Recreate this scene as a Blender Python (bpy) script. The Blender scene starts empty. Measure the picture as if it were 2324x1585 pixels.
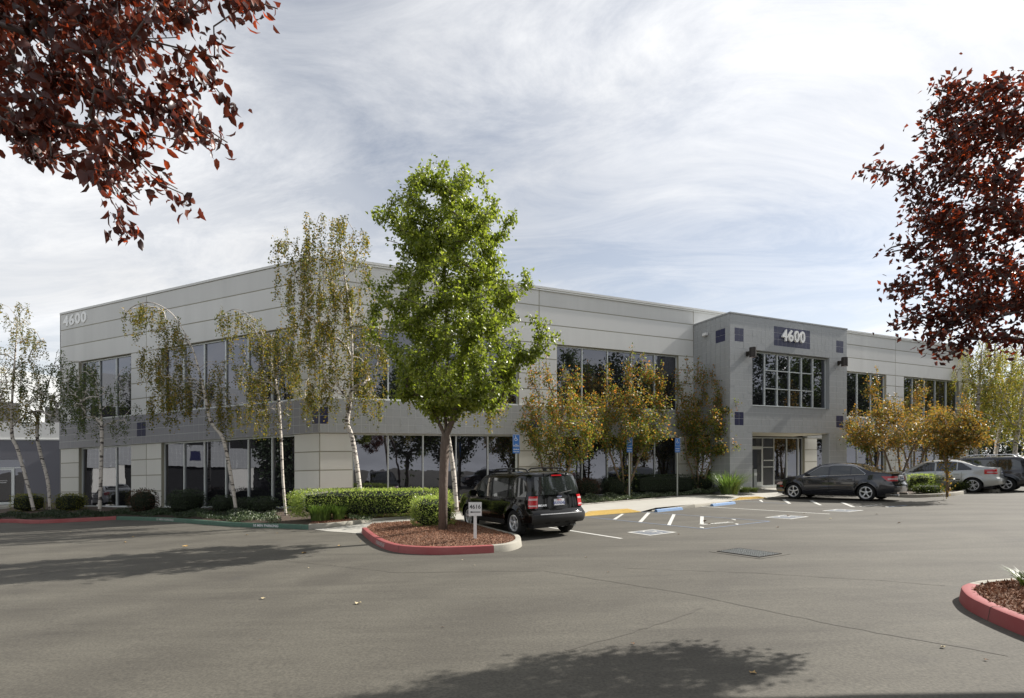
import bpy, bmesh, math, random
import numpy as np
from mathutils import Vector, Matrix
R_ = math.radians
rng = np.random.default_rng(7)
random.seed(7)
S = bpy.context.scene
COL = S.collection

# ------------------------------------------------------------------ camera, sky, sun, exposure
CZ = 1.85                      # eye height above the asphalt under the camera
cam_d = bpy.data.cameras.new('camera'); cam = bpy.data.objects.new('camera', cam_d); COL.objects.link(cam)
cam.location = (0, 0, CZ); cam.rotation_euler = (R_(90), 0, 0)
cam_d.sensor_width = 36; cam_d.lens = 19.32; cam_d.shift_y = 0.1208
cam_d.clip_start = 0.05; cam_d.clip_end = 3000
S.camera = cam
SUN_HEAD, SUN_EL = 67.0, 38.5   # heading clockwise from +Y
world = bpy.data.worlds.new('World'); S.world = world; world.use_nodes = True
wn, wl = world.node_tree.nodes, world.node_tree.links
wn.clear()
def N(t, **k):
    n = wn.new(t)
    for a, b in k.items(): setattr(n, a, b)
    return n
out = N('ShaderNodeOutputWorld'); bg = N('ShaderNodeBackground')
sky = N('ShaderNodeTexSky'); sky.sky_type = 'NISHITA'; sky.sun_disc = False
sky.sun_elevation = R_(SUN_EL); sky.sun_rotation = R_(SUN_HEAD); sky.air_density = 1.0; sky.dust_density = 0.5
tc = N('ShaderNodeTexCoord'); sep = N('ShaderNodeSeparateXYZ')
wl.new(tc.outputs['Generated'], sep.inputs[0])
def M(op, a, b=None, c=None, clamp=False):
    n = N('ShaderNodeMath', operation=op); n.use_clamp = clamp
    for i, v in enumerate((a, b, c)):
        if v is None: continue
        if isinstance(v, (int, float)): n.inputs[i].default_value = v
        else: wl.new(v, n.inputs[i])
    return n.outputs[0]
zc = M('MAXIMUM', sep.outputs[2], 0.0); den = M('ADD', zc, 0.16)
cx = M('DIVIDE', sep.outputs[0], den); cy = M('DIVIDE', sep.outputs[1], den)
cmb = N('ShaderNodeCombineXYZ'); wl.new(cx, cmb.inputs[0]); wl.new(cy, cmb.inputs[1])
mp = N('ShaderNodeMapping'); mp.inputs['Rotation'].default_value = (0, 0, R_(35)); mp.inputs['Scale'].default_value = (0.55, 1.0, 1); mp.inputs['Location'].default_value = (-9, -3, 0)
wl.new(cmb.outputs[0], mp.inputs[0])
def noise(scale, detail, rough, dist, loc):
    m2 = N('ShaderNodeMapping'); m2.inputs['Location'].default_value = loc; wl.new(mp.outputs[0], m2.inputs[0])
    n = N('ShaderNodeTexNoise'); n.inputs['Scale'].default_value = scale; n.inputs['Detail'].default_value = detail
    n.inputs['Roughness'].default_value = rough; n.inputs['Distortion'].default_value = dist
    wl.new(m2.outputs[0], n.inputs['Vector']); return n.outputs[0]
n1 = noise(0.55, 7, 0.52, 0.5, (0, 0, 0)); n2 = noise(2.3, 12, 0.68, 1.3, (5, 2, 0)); n3 = noise(0.8, 5, 0.5, 0.3, (9, 4, 2))
mask = M('MULTIPLY_ADD', n1, 5.6, -2.35, clamp=True)
wisp = M('MULTIPLY_ADD', n2, 3.4, -1.35, clamp=True)
mk = M('ADD', M('MULTIPLY', mask, 0.58), M('MULTIPLY', wisp, 0.58), clamp=True)
horiz = M('SUBTRACT', 1.0, M('MULTIPLY', zc, 3.2), clamp=True)      # cloud veil thickens towards the horizon
mk2 = M('ADD', M('MULTIPLY', mk, 0.80), M('MULTIPLY_ADD', horiz, 0.42, 0.12), clamp=True)
# bright veil round the hidden sun
sd = Vector((math.sin(R_(SUN_HEAD)) * math.cos(R_(SUN_EL)), math.cos(R_(SUN_HEAD)) * math.cos(R_(SUN_EL)), math.sin(R_(SUN_EL))))
dot = N('ShaderNodeVectorMath', operation='DOT_PRODUCT'); wl.new(tc.outputs['Generated'], dot.inputs[0]); dot.inputs[1].default_value = sd
glow = M('POWER', M('MAXIMUM', dot.outputs['Value'], 0.0), 3.0)
shade = M('MULTIPLY_ADD', n3, 0.9, 0.55)
cval = M('MULTIPLY', shade, M('MULTIPLY_ADD', glow, 0.5, 6.2))
cc = N('ShaderNodeVectorMath', operation='SCALE'); cc.inputs[0].default_value = (0.985, 0.99, 1.0); wl.new(cval, cc.inputs['Scale'])
hs = N('ShaderNodeHueSaturation'); hs.inputs['Saturation'].default_value = 0.62; hs.inputs['Value'].default_value = 0.74; wl.new(sky.outputs[0], hs.inputs['Color'])
add0 = N('ShaderNodeVectorMath', operation='ADD'); wl.new(hs.outputs[0], add0.inputs[0]); add0.inputs[1].default_value = (0.3, 0.3, 0.32)
mix = N('ShaderNodeMix', data_type='RGBA'); wl.new(mk2, mix.inputs[0]); wl.new(add0.outputs[0], mix.inputs[6]); wl.new(cc.outputs[0], mix.inputs[7])
wl.new(mix.outputs[2], bg.inputs[0]); bg.inputs[1].default_value = 0.1; wl.new(bg.outputs[0], out.inputs[0])
sun_d = bpy.data.lights.new('sun', 'SUN'); sun = bpy.data.objects.new('sun', sun_d); COL.objects.link(sun)
sun_d.energy = 5.0; sun_d.angle = R_(0.5); sun_d.color = (1.0, 0.955, 0.89)
sun.rotation_euler = sd.to_track_quat('Z', 'Y').to_euler()
S.view_settings.view_transform = 'Standard'; S.view_settings.look = 'None'
S.view_settings.exposure = 0.70; S.view_settings.gamma = 1.0; S.view_settings.use_curve_mapping = False
S.cycles.max_bounces = 8; S.cycles.diffuse_bounces = 3; S.cycles.glossy_bounces = 4; S.cycles.transparent_max_bounces = 8

# ------------------------------------------------------------------ helpers
FD, HX, HY = 1247.3, 1162.0, 1073.0   # focal length, centre column and eye line of the measuring picture
KX, AY = 0.0226, 0.013                # fall of the site: the lot rises to the right and towards the building
def gz(x, y): return KX * max(-60.0, min(60.0, x)) + AY * max(-10.0, min(50.0, y))
def G(px, py, dz=0.0):                # measured spot on the sloping lot (dz above it)
    u = (px - HX) / FD; v = -(py - HY) / FD
    Y = (CZ - dz) / (KX * u + AY - v)
    return Vector((u * Y, Y, gz(u * Y, Y) + dz))
def A(px, py, Y):                     # measured spot at a known distance
    return Vector(((px - HX) / FD * Y, Y, CZ - (py - HY) / FD * Y))
def s1(x, y): return G((2200 + x / 2.582) / 1.7625, (1900 + y / 2.582) / 1.7625)
def s2(x, y): return G((3000 + x / 2.582) / 1.7625, (1900 + y / 2.582) / 1.7625)

def tag(o, label=None, cat=None, group=None, kind=None):
    if label: o['label'] = label
    if cat: o['category'] = cat
    if group: o['group'] = group
    if kind: o['kind'] = kind
    return o
def thing(name, label, cat, loc=(0, 0, 0), group=None, parent=None):
    o = bpy.data.objects.new(name, None); COL.objects.link(o); o.location = loc; o.empty_display_size = 0.2
    if parent: o.parent = parent
    return tag(o, label, cat, group)
def link(name, me, parent=None, loc=None):
    o = bpy.data.objects.new(name, me); COL.objects.link(o)
    if parent is not None:
        o.parent = parent
    if loc is not None: o.location = loc
    return o
def mesh(name, V, F, mat=None, parent=None, smooth=False, off=None, sharp=None):
    """V list of points in world space; stored relative to the parent's location (or off)."""
    V = np.asarray([tuple(v) for v in V] if not isinstance(V, np.ndarray) else V, dtype=float)
    o0 = np.zeros(3)
    p = parent
    while p is not None:
        o0 += np.array(p.location); p = p.parent
    me = bpy.data.meshes.new(name)
    me.from_pydata((V - o0).tolist(), [], F)
    if mat:
        for m in (mat if isinstance(mat, (list, tuple)) else [mat]): me.materials.append(m)
    if smooth:
        me.polygons.foreach_set('use_smooth', [True] * len(me.polygons))
        if sharp: me.set_sharp_from_angle(angle=R_(sharp))
    me.update()
    return link(name, me, parent)
BOXF = [(0, 3, 2, 1), (4, 5, 6, 7), (0, 1, 5, 4), (1, 2, 6, 5), (2, 3, 7, 6), (3, 0, 4, 7)]
class MB:
    def __init__(s): s.V = []; s.F = []; s.mi = []
    def add(s, V, F, m=0):
        n = len(s.V); s.V += [tuple(v) for v in V]; s.F += [tuple(i + n for i in f) for f in F]; s.mi += [m] * len(F); return s
    def box(s, f, a0, a1, b0, b1, c0, c1, m=0):
        return s.add([f(a, b, c) for (a, b, c) in ((a0, b0, c0), (a1, b0, c0), (a1, b1, c0), (a0, b1, c0), (a0, b0, c1), (a1, b0, c1), (a1, b1, c1), (a0, b1, c1))], BOXF, m)
    def tube(s, P, Rr, n=6, m=0, cap=True):
        P = [Vector(p) for p in P]; k = len(P); V = []
        ref = Vector((0.13, 0.97, 0.2))
        for i in range(k):
            d = (P[min(i + 1, k - 1)] - P[max(i - 1, 0)]);
            if d.length < 1e-9: d = Vector((0, 0, 1))
            d.normalize(); a = d.cross(ref)
            if a.length < 1e-3: a = d.cross(Vector((1, 0, 0)))
            a.normalize(); b = d.cross(a); r = Rr[i] if hasattr(Rr, '__len__') else Rr
            V += [P[i] + a * (r * math.cos(2 * math.pi * j / n)) + b * (r * math.sin(2 * math.pi * j / n)) for j in range(n)]
        F = [(i * n + j, i * n + (j + 1) % n, (i + 1) * n + (j + 1) % n, (i + 1) * n + j) for i in range(k - 1) for j in range(n)]
        if cap: F += [tuple(range(n))[::-1], tuple(range((k - 1) * n, k * n))]
        return s.add(V, F, m)
    def build(s, name, mat, parent=None, smooth=False, sharp=None):
        o = mesh(name, s.V, s.F, mat, parent, smooth, sharp=sharp)
        if any(s.mi): o.data.polygons.foreach_set('material_index', s.mi)
        return o
def frame(O, U, V_, W_):
    O, U, V_, W_ = map(Vector, (O, U, V_, W_))
    return lambda a, b, c: O + U * a + V_ * b + W_ * c
ident = lambda a, b, c: Vector((a, b, c))

# ------------------------------------------------------------------ materials
MATS = {}
def mat(name, col, rough=0.6, metal=0.0, spec=0.5, noise=None, bump=None, isl=None, trans=None, coat=0.0, emit=None, coords='Object'):
    """noise=(scale, amount, col2, stretch); bump=(scale, strength); isl=list of colours picked per loose piece; trans=(colour, amount)"""
    m = bpy.data.materials.new(name); m.use_nodes = True; nt = m.node_tree; n_, l_ = nt.nodes, nt.links
    b = n_['Principled BSDF']; b.inputs['Base Color'].default_value = (*col, 1); b.inputs['Roughness'].default_value = rough
    b.inputs['Metallic'].default_value = metal; b.inputs['Specular IOR Level'].default_value = spec; b.inputs['Coat Weight'].default_value = coat
    b.inputs['Coat Roughness'].default_value = 0.03
    o = n_['Material Output']; csrc = None
    tcn = n_.new('ShaderNodeTexCoord')
    if isl:
        g = n_.new('ShaderNodeNewGeometry'); r = n_.new('ShaderNodeValToRGB'); l_.new(g.outputs['Random Per Island'], r.inputs[0])
        while len(r.color_ramp.elements) < len(isl): r.color_ramp.elements.new(0.5)
        for i, c in enumerate(isl):
            r.color_ramp.elements[i].position = i / (len(isl) - 1); r.color_ramp.elements[i].color = (*c, 1)
        csrc = r.outputs[0]; l_.new(csrc, b.inputs['Base Color'])
    if noise:
        sc, am, c2, st = noise
        mpn = n_.new('ShaderNodeMapping'); mpn.inputs['Scale'].default_value = st; l_.new(tcn.outputs[coords], mpn.inputs[0])
        t = n_.new('ShaderNodeTexNoise'); t.inputs['Scale'].default_value = sc; t.inputs['Detail'].default_value = 8; t.inputs['Roughness'].default_value = 0.62
        l_.new(mpn.outputs[0], t.inputs['Vector'])
        mm = n_.new('ShaderNodeMath'); mm.operation = 'MULTIPLY_ADD'; mm.use_clamp = True; mm.inputs[1].default_value = 2.2 * am; mm.inputs[2].default_value = 0.5 - 1.1 * am
        l_.new(t.outputs[0], mm.inputs[0])
        mx = n_.new('ShaderNodeMix'); mx.data_type = 'RGBA'; l_.new(mm.outputs[0], mx.inputs[0])
        if csrc: l_.new(csrc, mx.inputs[6])
        else: mx.inputs[6].default_value = (*col, 1)
        mx.inputs[7].default_value = (*c2, 1); csrc = mx.outputs[2]; l_.new(csrc, b.inputs['Base Color'])
    if bump:
        t2 = n_.new('ShaderNodeTexNoise'); t2.inputs['Scale'].default_value = bump[0]; t2.inputs['Detail'].default_value = 4
        l_.new(tcn.outputs[coords], t2.inputs['Vector'])
        bp = n_.new('ShaderNodeBump'); bp.inputs['Strength'].default_value = bump[1]; bp.inputs['Distance'].default_value = bump[2] if len(bump) > 2 else 0.02
        l_.new(t2.outputs[0], bp.inputs['Height']); l_.new(bp.outputs[0], b.inputs['Normal'])
    if trans:
        tr = n_.new('ShaderNodeBsdfTranslucent'); ms = n_.new('ShaderNodeMixShader'); ms.inputs[0].default_value = trans[1]
        if csrc:
            mu = n_.new('ShaderNodeMix'); mu.data_type = 'RGBA'; mu.blend_type = 'MULTIPLY'; mu.inputs[0].default_value = 1.0
            l_.new(csrc, mu.inputs[6]); mu.inputs[7].default_value = (*trans[0], 1); l_.new(mu.outputs[2], tr.inputs[0])
        else: tr.inputs[0].default_value = (*trans[0], 1)
        l_.new(b.outputs[0], ms.inputs[1]); l_.new(tr.outputs[0], ms.inputs[2]); l_.new(ms.outputs[0], o.inputs[0])
    MATS[name] = m; return m
wallc = mat('wall_paint', (0.74, 0.74, 0.715), 0.85, noise=(0.5, 0.35, (0.66, 0.66, 0.645), (1, 1, 0.35)), bump=(60, 0.15, 0.004))
pierc = mat('pier_paint', (0.77, 0.76, 0.70), 0.85, noise=(0.6, 0.3, (0.63, 0.62, 0.57), (1, 1, 0.5)), bump=(60, 0.15, 0.004))
tilec = mat('grey_tile', (0.395, 0.405, 0.405), 0.42, noise=(1.1, 0.35, (0.34, 0.35, 0.355), (1, 1, 0.5)))
tilec2 = mat('dark_grey_tile', (0.31, 0.31, 0.325), 0.45, noise=(0.9, 0.4, (0.25, 0.25, 0.27), (1, 1, 0.4)))
grout = mat('grout', (0.62, 0.63, 0.62), 0.9)
jointm = mat('joint', (0.36, 0.34, 0.27), 0.9)
bluet = mat('blue_tile', (0.024, 0.026, 0.075), 0.35)
copem = mat('coping_metal', (0.62, 0.63, 0.61), 0.5)
roofm = mat('roof_gravel', (0.35, 0.34, 0.32), 0.95)
framem = mat('window_frame_metal', (0.66, 0.69, 0.68), 0.4, metal=0.25)
beige = mat('soffit_paint', (0.78, 0.73, 0.60), 0.85)
def glass_mat(name, refl, tint):
    m = mat(name, (0.012, 0.012, 0.014), 0.02, spec=0.5, bump=(0.35, 0.5, 0.012))
    n_, l_ = m.node_tree.nodes, m.node_tree.links; o = n_['Material Output']; b = n_['Principled BSDF']
    g = n_.new('ShaderNodeBsdfGlossy'); g.inputs['Color'].default_value = (*tint, 1); g.inputs['Roughness'].default_value = 0.004
    bp = next(x for x in n_ if x.type == 'BUMP'); l_.new(bp.outputs[0], g.inputs['Normal'])
    ms = n_.new('ShaderNodeMixShader'); ms.inputs[0].default_value = refl
    l_.new(b.outputs[0], ms.inputs[1]); l_.new(g.outputs[0], ms.inputs[2]); l_.new(ms.outputs[0], o.inputs[0]); return m
glassm = glass_mat('tinted_glass', 0.125, (0.80, 0.83, 0.95))
carglass = mat('car_glass', (0.022, 0.026, 0.025), 0.02, spec=0.8, coat=0.8)
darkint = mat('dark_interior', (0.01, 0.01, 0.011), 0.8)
# asphalt: coarse colour patches, long tyre streaks, fine grain
asph = mat('asphalt', (0.128, 0.123, 0.11), 0.85)
def mk_asph(m):
    n_, l_ = m.node_tree.nodes, m.node_tree.links; b = n_['Principled BSDF']; t = n_.new('ShaderNodeTexCoord')
    def nz(scale, det, rot=0, st=(1, 1, 1), dist=0.0):
        mp_ = n_.new('ShaderNodeMapping'); mp_.inputs['Rotation'].default_value = (0, 0, rot); mp_.inputs['Scale'].default_value = st; l_.new(t.outputs['Object'], mp_.inputs[0])
        x = n_.new('ShaderNodeTexNoise'); x.inputs['Scale'].default_value = scale; x.inputs['Detail'].default_value = det; x.inputs['Distortion'].default_value = dist
        x.inputs['Roughness'].default_value = 0.6; l_.new(mp_.outputs[0], x.inputs['Vector']); return x.outputs[0]
    def mth(op, a, bb, c=None, cl=False):
        x = n_.new('ShaderNodeMath'); x.operation = op; x.use_clamp = cl
        for i, v in enumerate((a, bb, c)):
            if v is None: continue
            if isinstance(v, (int, float)): x.inputs[i].default_value = v
            else: l_.new(v, x.inputs[i])
        return x.outputs[0]
    big = nz(0.22, 8, dist=1.5); streak = nz(0.6, 8, R_(-28), (0.30, 1.5, 1), 2.2); str2 = nz(0.5, 8, R_(50), (0.3, 1.7, 1), 2.6); fine = nz(38, 7)
    v = mth('ADD', mth('MULTIPLY', big, 0.9), mth('ADD', mth('MULTIPLY', streak, 0.75), mth('MULTIPLY', str2, 0.55)))
    wv = n_.new('ShaderNodeTexWave'); wv.wave_type = 'RINGS'; wv.rings_direction = 'Z'; wv.inputs['Scale'].default_value = 0.16; wv.inputs['Distortion'].default_value = 7.0; wv.inputs['Detail'].default_value = 5; wv.inputs['Detail Scale'].default_value = 0.7
    mpw = n_.new('ShaderNodeMapping'); mpw.inputs['Location'].default_value = (-9, 4, 0); l_.new(t.outputs['Object'], mpw.inputs[0]); l_.new(mpw.outputs[0], wv.inputs['Vector'])
    v = mth('ADD', v, mth('MULTIPLY_ADD', wv.outputs['Fac'], 0.15, -0.075))
    v = mth('MULTIPLY_ADD', v, 1.5, -1.14, True)
    cr = n_.new('ShaderNodeValToRGB'); l_.new(v, cr.inputs[0]); e = cr.color_ramp.elements
    e[0].color = (0.060, 0.054, 0.043, 1); e[0].position = 0.1; e[1].color = (0.101, 0.093, 0.074, 1); e[1].position = 0.9
    gr = mth('MULTIPLY_ADD', fine, 1.7, 0.15)
    # hair cracks
    vr = n_.new('ShaderNodeTexVoronoi'); vr.feature = 'DISTANCE_TO_EDGE'; vr.inputs['Scale'].default_value = 0.11
    mpv = n_.new('ShaderNodeMapping'); l_.new(t.outputs['Object'], mpv.inputs[0])
    nn = n_.new('ShaderNodeTexNoise'); nn.inputs['Scale'].default_value = 0.9; nn.inputs['Detail'].default_value = 5; l_.new(t.outputs['Object'], nn.inputs['Vector'])
    va = n_.new('ShaderNodeVectorMath'); va.operation = 'SCALE'; va.inputs['Scale'].default_value = 1.6; l_.new(nn.outputs['Color'], va.inputs[0])
    vb = n_.new('ShaderNodeVectorMath'); vb.operation = 'ADD'; l_.new(mpv.outputs[0], vb.inputs[0]); l_.new(va.outputs[0], vb.inputs[1]); l_.new(vb.outputs[0], vr.inputs['Vector'])
    ck = mth('MULTIPLY_ADD', vr.outputs['Distance'], 420.0, 0.55, True)
    sc = n_.new('ShaderNodeVectorMath'); sc.operation = 'SCALE'; l_.new(cr.outputs[0], sc.inputs[0]); l_.new(mth('MULTIPLY', gr, mth('MULTIPLY_ADD', ck, 0.3, 0.7)), sc.inputs['Scale'])
    # a few oil spots
    sp = nz(0.9, 2); so = mth('MULTIPLY_ADD', sp, 7.0, -4.5, True)
    mx = n_.new('ShaderNodeMix'); mx.data_type = 'RGBA'; l_.new(mth('MULTIPLY', so, 0.4), mx.inputs[0]); l_.new(sc.outputs[0], mx.inputs[6]); mx.inputs[7].default_value = (0.05, 0.047, 0.042, 1)
    l_.new(mx.outputs[2], b.inputs['Base Color'])
    bp = n_.new('ShaderNodeBump'); bp.inputs['Strength'].default_value = 0.35; bp.inputs['Distance'].default_value = 0.006; l_.new(fine, bp.inputs['Height']); l_.new(bp.outputs[0], b.inputs['Normal'])
mk_asph(asph)
seal_m = mat('seam_tar', (0.068, 0.060, 0.047), 0.85, noise=(8, .8, (0.085, 0.078, 0.065), (1, 1, 1)))
conc = mat('concrete', (0.44, 0.425, 0.38), 0.9, noise=(1.2, 0.5, (0.34, 0.325, 0.285), (1, 1, 1)), bump=(40, 0.25, 0.004))
kerbg = mat('kerb_concrete', (0.40, 0.375, 0.315), 0.9, noise=(2.5, 0.6, (0.28, 0.265, 0.225), (1, 1, 1)), bump=(30, 0.4, 0.006))
kerbr = mat('kerb_red_paint', (0.27, 0.03, 0.035), 0.65, noise=(1.6, 0.55, (0.36, 0.13, 0.12), (1, 1, 1)), bump=(30, 0.3, 0.005))
kerbgr = mat('kerb_green_paint', (0.035, 0.125, 0.075), 0.7, noise=(2.5, 0.5, (0.10, 0.15, 0.12), (1, 1, 1)), bump=(30, 0.3, 0.005))
yellow = mat('yellow_tactile', (0.62, 0.40, 0.06), 0.7, noise=(3, 0.4, (0.55, 0.40, 0.13), (1, 1, 1)))
whitep = mat('white_paint', (0.62, 0.62, 0.58), 0.75, noise=(6, 0.55, (0.40, 0.39, 0.36), (1, 1, 1)))
bluep = mat('blue_line_paint', (0.16, 0.22, 0.34), 0.75, noise=(4, 0.6, (0.15, 0.16, 0.18), (1, 1, 1)))
fadeb = mat('faded_blue_paint', (0.15, 0.17, 0.21), 0.8, noise=(3, 0.6, (0.12, 0.13, 0.14), (1, 1, 1)))
stopb = mat('wheel_stop_blue', (0.09, 0.21, 0.46), 0.7, noise=(5, 0.5, (0.25, 0.36, 0.5), (1, 1, 1)))
signb = mat('sign_blue', (0.035, 0.15, 0.45), 0.45)
signw = mat('sign_white', (0.78, 0.78, 0.77), 0.5)
black = mat('black_print', (0.012, 0.012, 0.014), 0.6)
postg = mat('galvanized_post', (0.46, 0.48, 0.44), 0.5, metal=0.3)
digitm = mat('digit_white', (0.93, 0.93, 0.91), 0.5)
mulch = mat('mulch_ground', (0.10, 0.052, 0.032), 0.95, noise=(22, 0.9, (0.22, 0.115, 0.07), (1, 1, 1)), bump=(35, 1.0, 0.03))
chipm = mat('bark_chip', (0.2, 0.1, 0.06), 0.9, isl=[(0.10, 0.045, 0.025), (0.22, 0.10, 0.055), (0.30, 0.15, 0.085), (0.42, 0.27, 0.18)])
soil = mat('planted_soil', (0.05, 0.038, 0.028), 0.95, noise=(8, 0.8, (0.09, 0.06, 0.04), (1, 1, 1)))
barkg = mat('bark_grey', (0.20, 0.155, 0.125), 0.9, noise=(9, 0.8, (0.10, 0.075, 0.06), (3, 3, 0.5)), bump=(14, 0.9, 0.02))
barkd = mat('bark_dark', (0.085, 0.065, 0.055), 0.9, noise=(7, 0.8, (0.16, 0.13, 0.11), (2, 2, 0.6)))
barkred = mat('bark_redtree', (0.20, 0.165, 0.15), 0.8, noise=(7, 0.7, (0.11, 0.08, 0.075), (2, 2, 0.6)))
barkm = mat('bark_crape', (0.25, 0.19, 0.14), 0.75, noise=(6, 0.7, (0.15, 0.10, 0.07), (2, 2, 0.5)))
birch = mat('birch_bark', (0.56, 0.52, 0.46), 0.75)
def mk_birch(m):
    n_, l_ = m.node_tree.nodes, m.node_tree.links; b = n_['Principled BSDF']; t = n_.new('ShaderNodeTexCoord')
    mp_ = n_.new('ShaderNodeMapping'); mp_.inputs['Scale'].default_value = (3, 3, 9); l_.new(t.outputs['Object'], mp_.inputs[0])
    x = n_.new('ShaderNodeTexNoise'); x.inputs['Scale'].default_value = 1.3; x.inputs['Detail'].default_value = 5; l_.new(mp_.outputs[0], x.inputs['Vector'])
    cr = n_.new('ShaderNodeValToRGB'); l_.new(x.outputs[0], cr.inputs[0]); e = cr.color_ramp.elements
    e[0].position = 0.40; e[0].color = (0.07, 0.055, 0.05, 1); e[1].position = 0.47; e[1].color = (0.58, 0.53, 0.47, 1)
    l_.new(cr.outputs[0], b.inputs['Base Color'])
mk_birch(birch)
def leafm(name, cols, tint, amt=0.35, rough=0.45, spec=0.5, k=1.0):
    k = 1.5 if name in ('leaf_crape', 'leaf_hedge') else 1.15 if ('birch' in name or 'crape' in name) else 1.0; cols = [tuple(c * k for c in q) for q in cols]; amt = 0.45 if k > 1 else amt
    return mat(name, cols[0], rough, spec=spec, isl=cols, trans=(tint, amt))
lf_green = leafm('leaf_green', [(0.085, 0.115, 0.02), (0.145, 0.18, 0.028), (0.21, 0.245, 0.04), (0.30, 0.32, 0.08)], (1.8, 1.9, 0.9), 0.42, 0.36)
lf_birch = leafm('leaf_birch', [(0.05, 0.07, 0.015), (0.10, 0.11, 0.02), (0.17, 0.15, 0.025), (0.30, 0.19, 0.03)], (1.7, 1.7, 1.0), 0.35)
lf_birchg = leafm('leaf_birch_green', [(0.035, 0.055, 0.02), (0.06, 0.09, 0.028), (0.11, 0.12, 0.035)], (1.6, 1.7, 1.0), 0.35)
lf_birchy = leafm('leaf_birch_yellow', [(0.09, 0.12, 0.03), (0.15, 0.17, 0.035), (0.26, 0.22, 0.04), (0.32, 0.22, 0.04)], (1.7, 1.7, 1.0), 0.4)
lf_crape = leafm('leaf_crape', [(0.03, 0.05, 0.015), (0.06, 0.09, 0.02), (0.10, 0.13, 0.025), (0.17, 0.17, 0.03), (0.32, 0.14, 0.03)], (1.6, 1.5, 1.0), 0.35)
lf_crapet = leafm('leaf_crape_tip', [(0.07, 0.11, 0.02), (0.13, 0.16, 0.03), (0.20, 0.17, 0.03), (0.42, 0.17, 0.035)], (1.6, 1.4, 1.0), 0.4)
lf_crapeo = leafm('leaf_crape_orange', [(0.06, 0.075, 0.02), (0.13, 0.12, 0.03), (0.25, 0.17, 0.035), (0.34, 0.16, 0.03)], (1.5, 1.4, 1.0), 0.35)
lf_red = leafm('leaf_red', [(0.030, 0.017, 0.016), (0.05, 0.022, 0.018), (0.07, 0.022, 0.016), (0.22, 0.065, 0.025)], (3.0, 1.5, 0.9), 0.36, 0.36)
lf_hedge = leafm('leaf_hedge', [(0.09, 0.13, 0.03), (0.16, 0.21, 0.05), (0.24, 0.28, 0.08), (0.34, 0.36, 0.15)], (1.6, 1.7, 1.0), 0.4, 0.3)
lf_dark = leafm('leaf_dark', [(0.018, 0.032, 0.014), (0.03, 0.05, 0.02), (0.05, 0.07, 0.03)], (1.4, 1.5, 1.0), 0.2, 0.4)
lf_cover = leafm('leaf_cover', [(0.03, 0.05, 0.025), (0.06, 0.09, 0.035), (0.13, 0.17, 0.08), (0.4, 0.42, 0.32)], (1.3, 1.4, 1.0), 0.2, 0.28)
lf_yel = leafm('leaf_yellow_green', [(0.09, 0.11, 0.012), (0.17, 0.18, 0.02), (0.26, 0.24, 0.03)], (1.5, 1.5, 1.0), 0.3)
lf_redshrub = leafm('leaf_red_shrub', [(0.035, 0.045, 0.02), (0.07, 0.05, 0.025), (0.13, 0.045, 0.035)], (1.4, 1.4, 1.0), 0.25)
lf_blade = leafm('leaf_blade', [(0.06, 0.10, 0.025), (0.10, 0.16, 0.035), (0.16, 0.22, 0.06)], (1.5, 1.6, 1.0), 0.35, 0.35)
lf_jun = leafm('leaf_juniper', [(0.04, 0.07, 0.015), (0.08, 0.11, 0.02), (0.13, 0.15, 0.03)], (1.4, 1.5, 1.0), 0.25)
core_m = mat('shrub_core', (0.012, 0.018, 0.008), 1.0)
paint_blk = mat('paint_black', (0.003, 0.003, 0.003), 0.08, spec=0.45)
paint_gry = mat('paint_dark_grey', (0.022, 0.023, 0.031), 0.16, metal=0.3, coat=1.0)
paint_sil = mat('paint_silver', (0.50, 0.51, 0.50), 0.32, metal=0.55, coat=0.8)
paint_nvy = mat('paint_dark_navy', (0.012, 0.012, 0.018), 0.25, coat=1.0)
paint_wht = mat('paint_white', (0.75, 0.75, 0.73), 0.3, coat=0.8)
rubber = mat('rubber', (0.014, 0.014, 0.014), 0.85)
alloy = mat('alloy', (0.78, 0.78, 0.79), 0.3, metal=0.45)
chrome = mat('chrome', (0.75, 0.75, 0.76), 0.12, metal=1.0)
trimb = mat('black_trim', (0.016, 0.016, 0.017), 0.55)
seam = mat('seam', (0.002, 0.002, 0.002), 0.9)
lampr = mat('lamp_red', (0.52, 0.015, 0.02), 0.12, coat=0.8)
lampw = mat('lamp_clear', (0.62, 0.45, 0.44), 0.15, coat=0.8)
platew = mat('plate_white', (0.72, 0.73, 0.75), 0.5)
plateb = mat('plate_print', (0.05, 0.07, 0.22), 0.6)
lodark = mat('fixture_bronze', (0.045, 0.038, 0.033), 0.45, metal=0.4)
steel = mat('brushed_steel', (0.42, 0.44, 0.43), 0.45, metal=0.4)

# ------------------------------------------------------------------ text and symbols
def text_me(txt, size, ext=0.0, bold=0.0, align='CENTER', spacing=1.0, sx=1.0):
    cu = bpy.data.curves.new('t', 'FONT'); cu.body = txt; cu.size = size / 0.72; cu.extrude = ext; cu.offset = bold
    cu.align_x = align; cu.align_y = 'BOTTOM'; cu.space_character = spacing; cu.resolution_u = 3
    ob = bpy.data.objects.new('t', cu); COL.objects.link(ob)
    me = bpy.data.meshes.new_from_object(ob)
    bpy.data.objects.remove(ob); bpy.data.curves.remove(cu)
    V = np.empty(len(me.vertices) * 3); me.vertices.foreach_get('co', V); V = V.reshape(-1, 3); V[:, 0] *= sx
    V[:, 1] -= V[:, 1].min()
    F = [tuple(p.vertices) for p in me.polygons]; bpy.data.meshes.remove(me)
    return V, F
def put_text(name, txt, f, size, m, parent, ext=0.0, bold=0.0, align='CENTER', sx=1.0, spacing=1.0):
    V, F = text_me(txt, size, ext, bold, align, spacing, sx)
    return mesh(name, [f(a, b, c) for a, b, c in V], F, m, parent)
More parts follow.
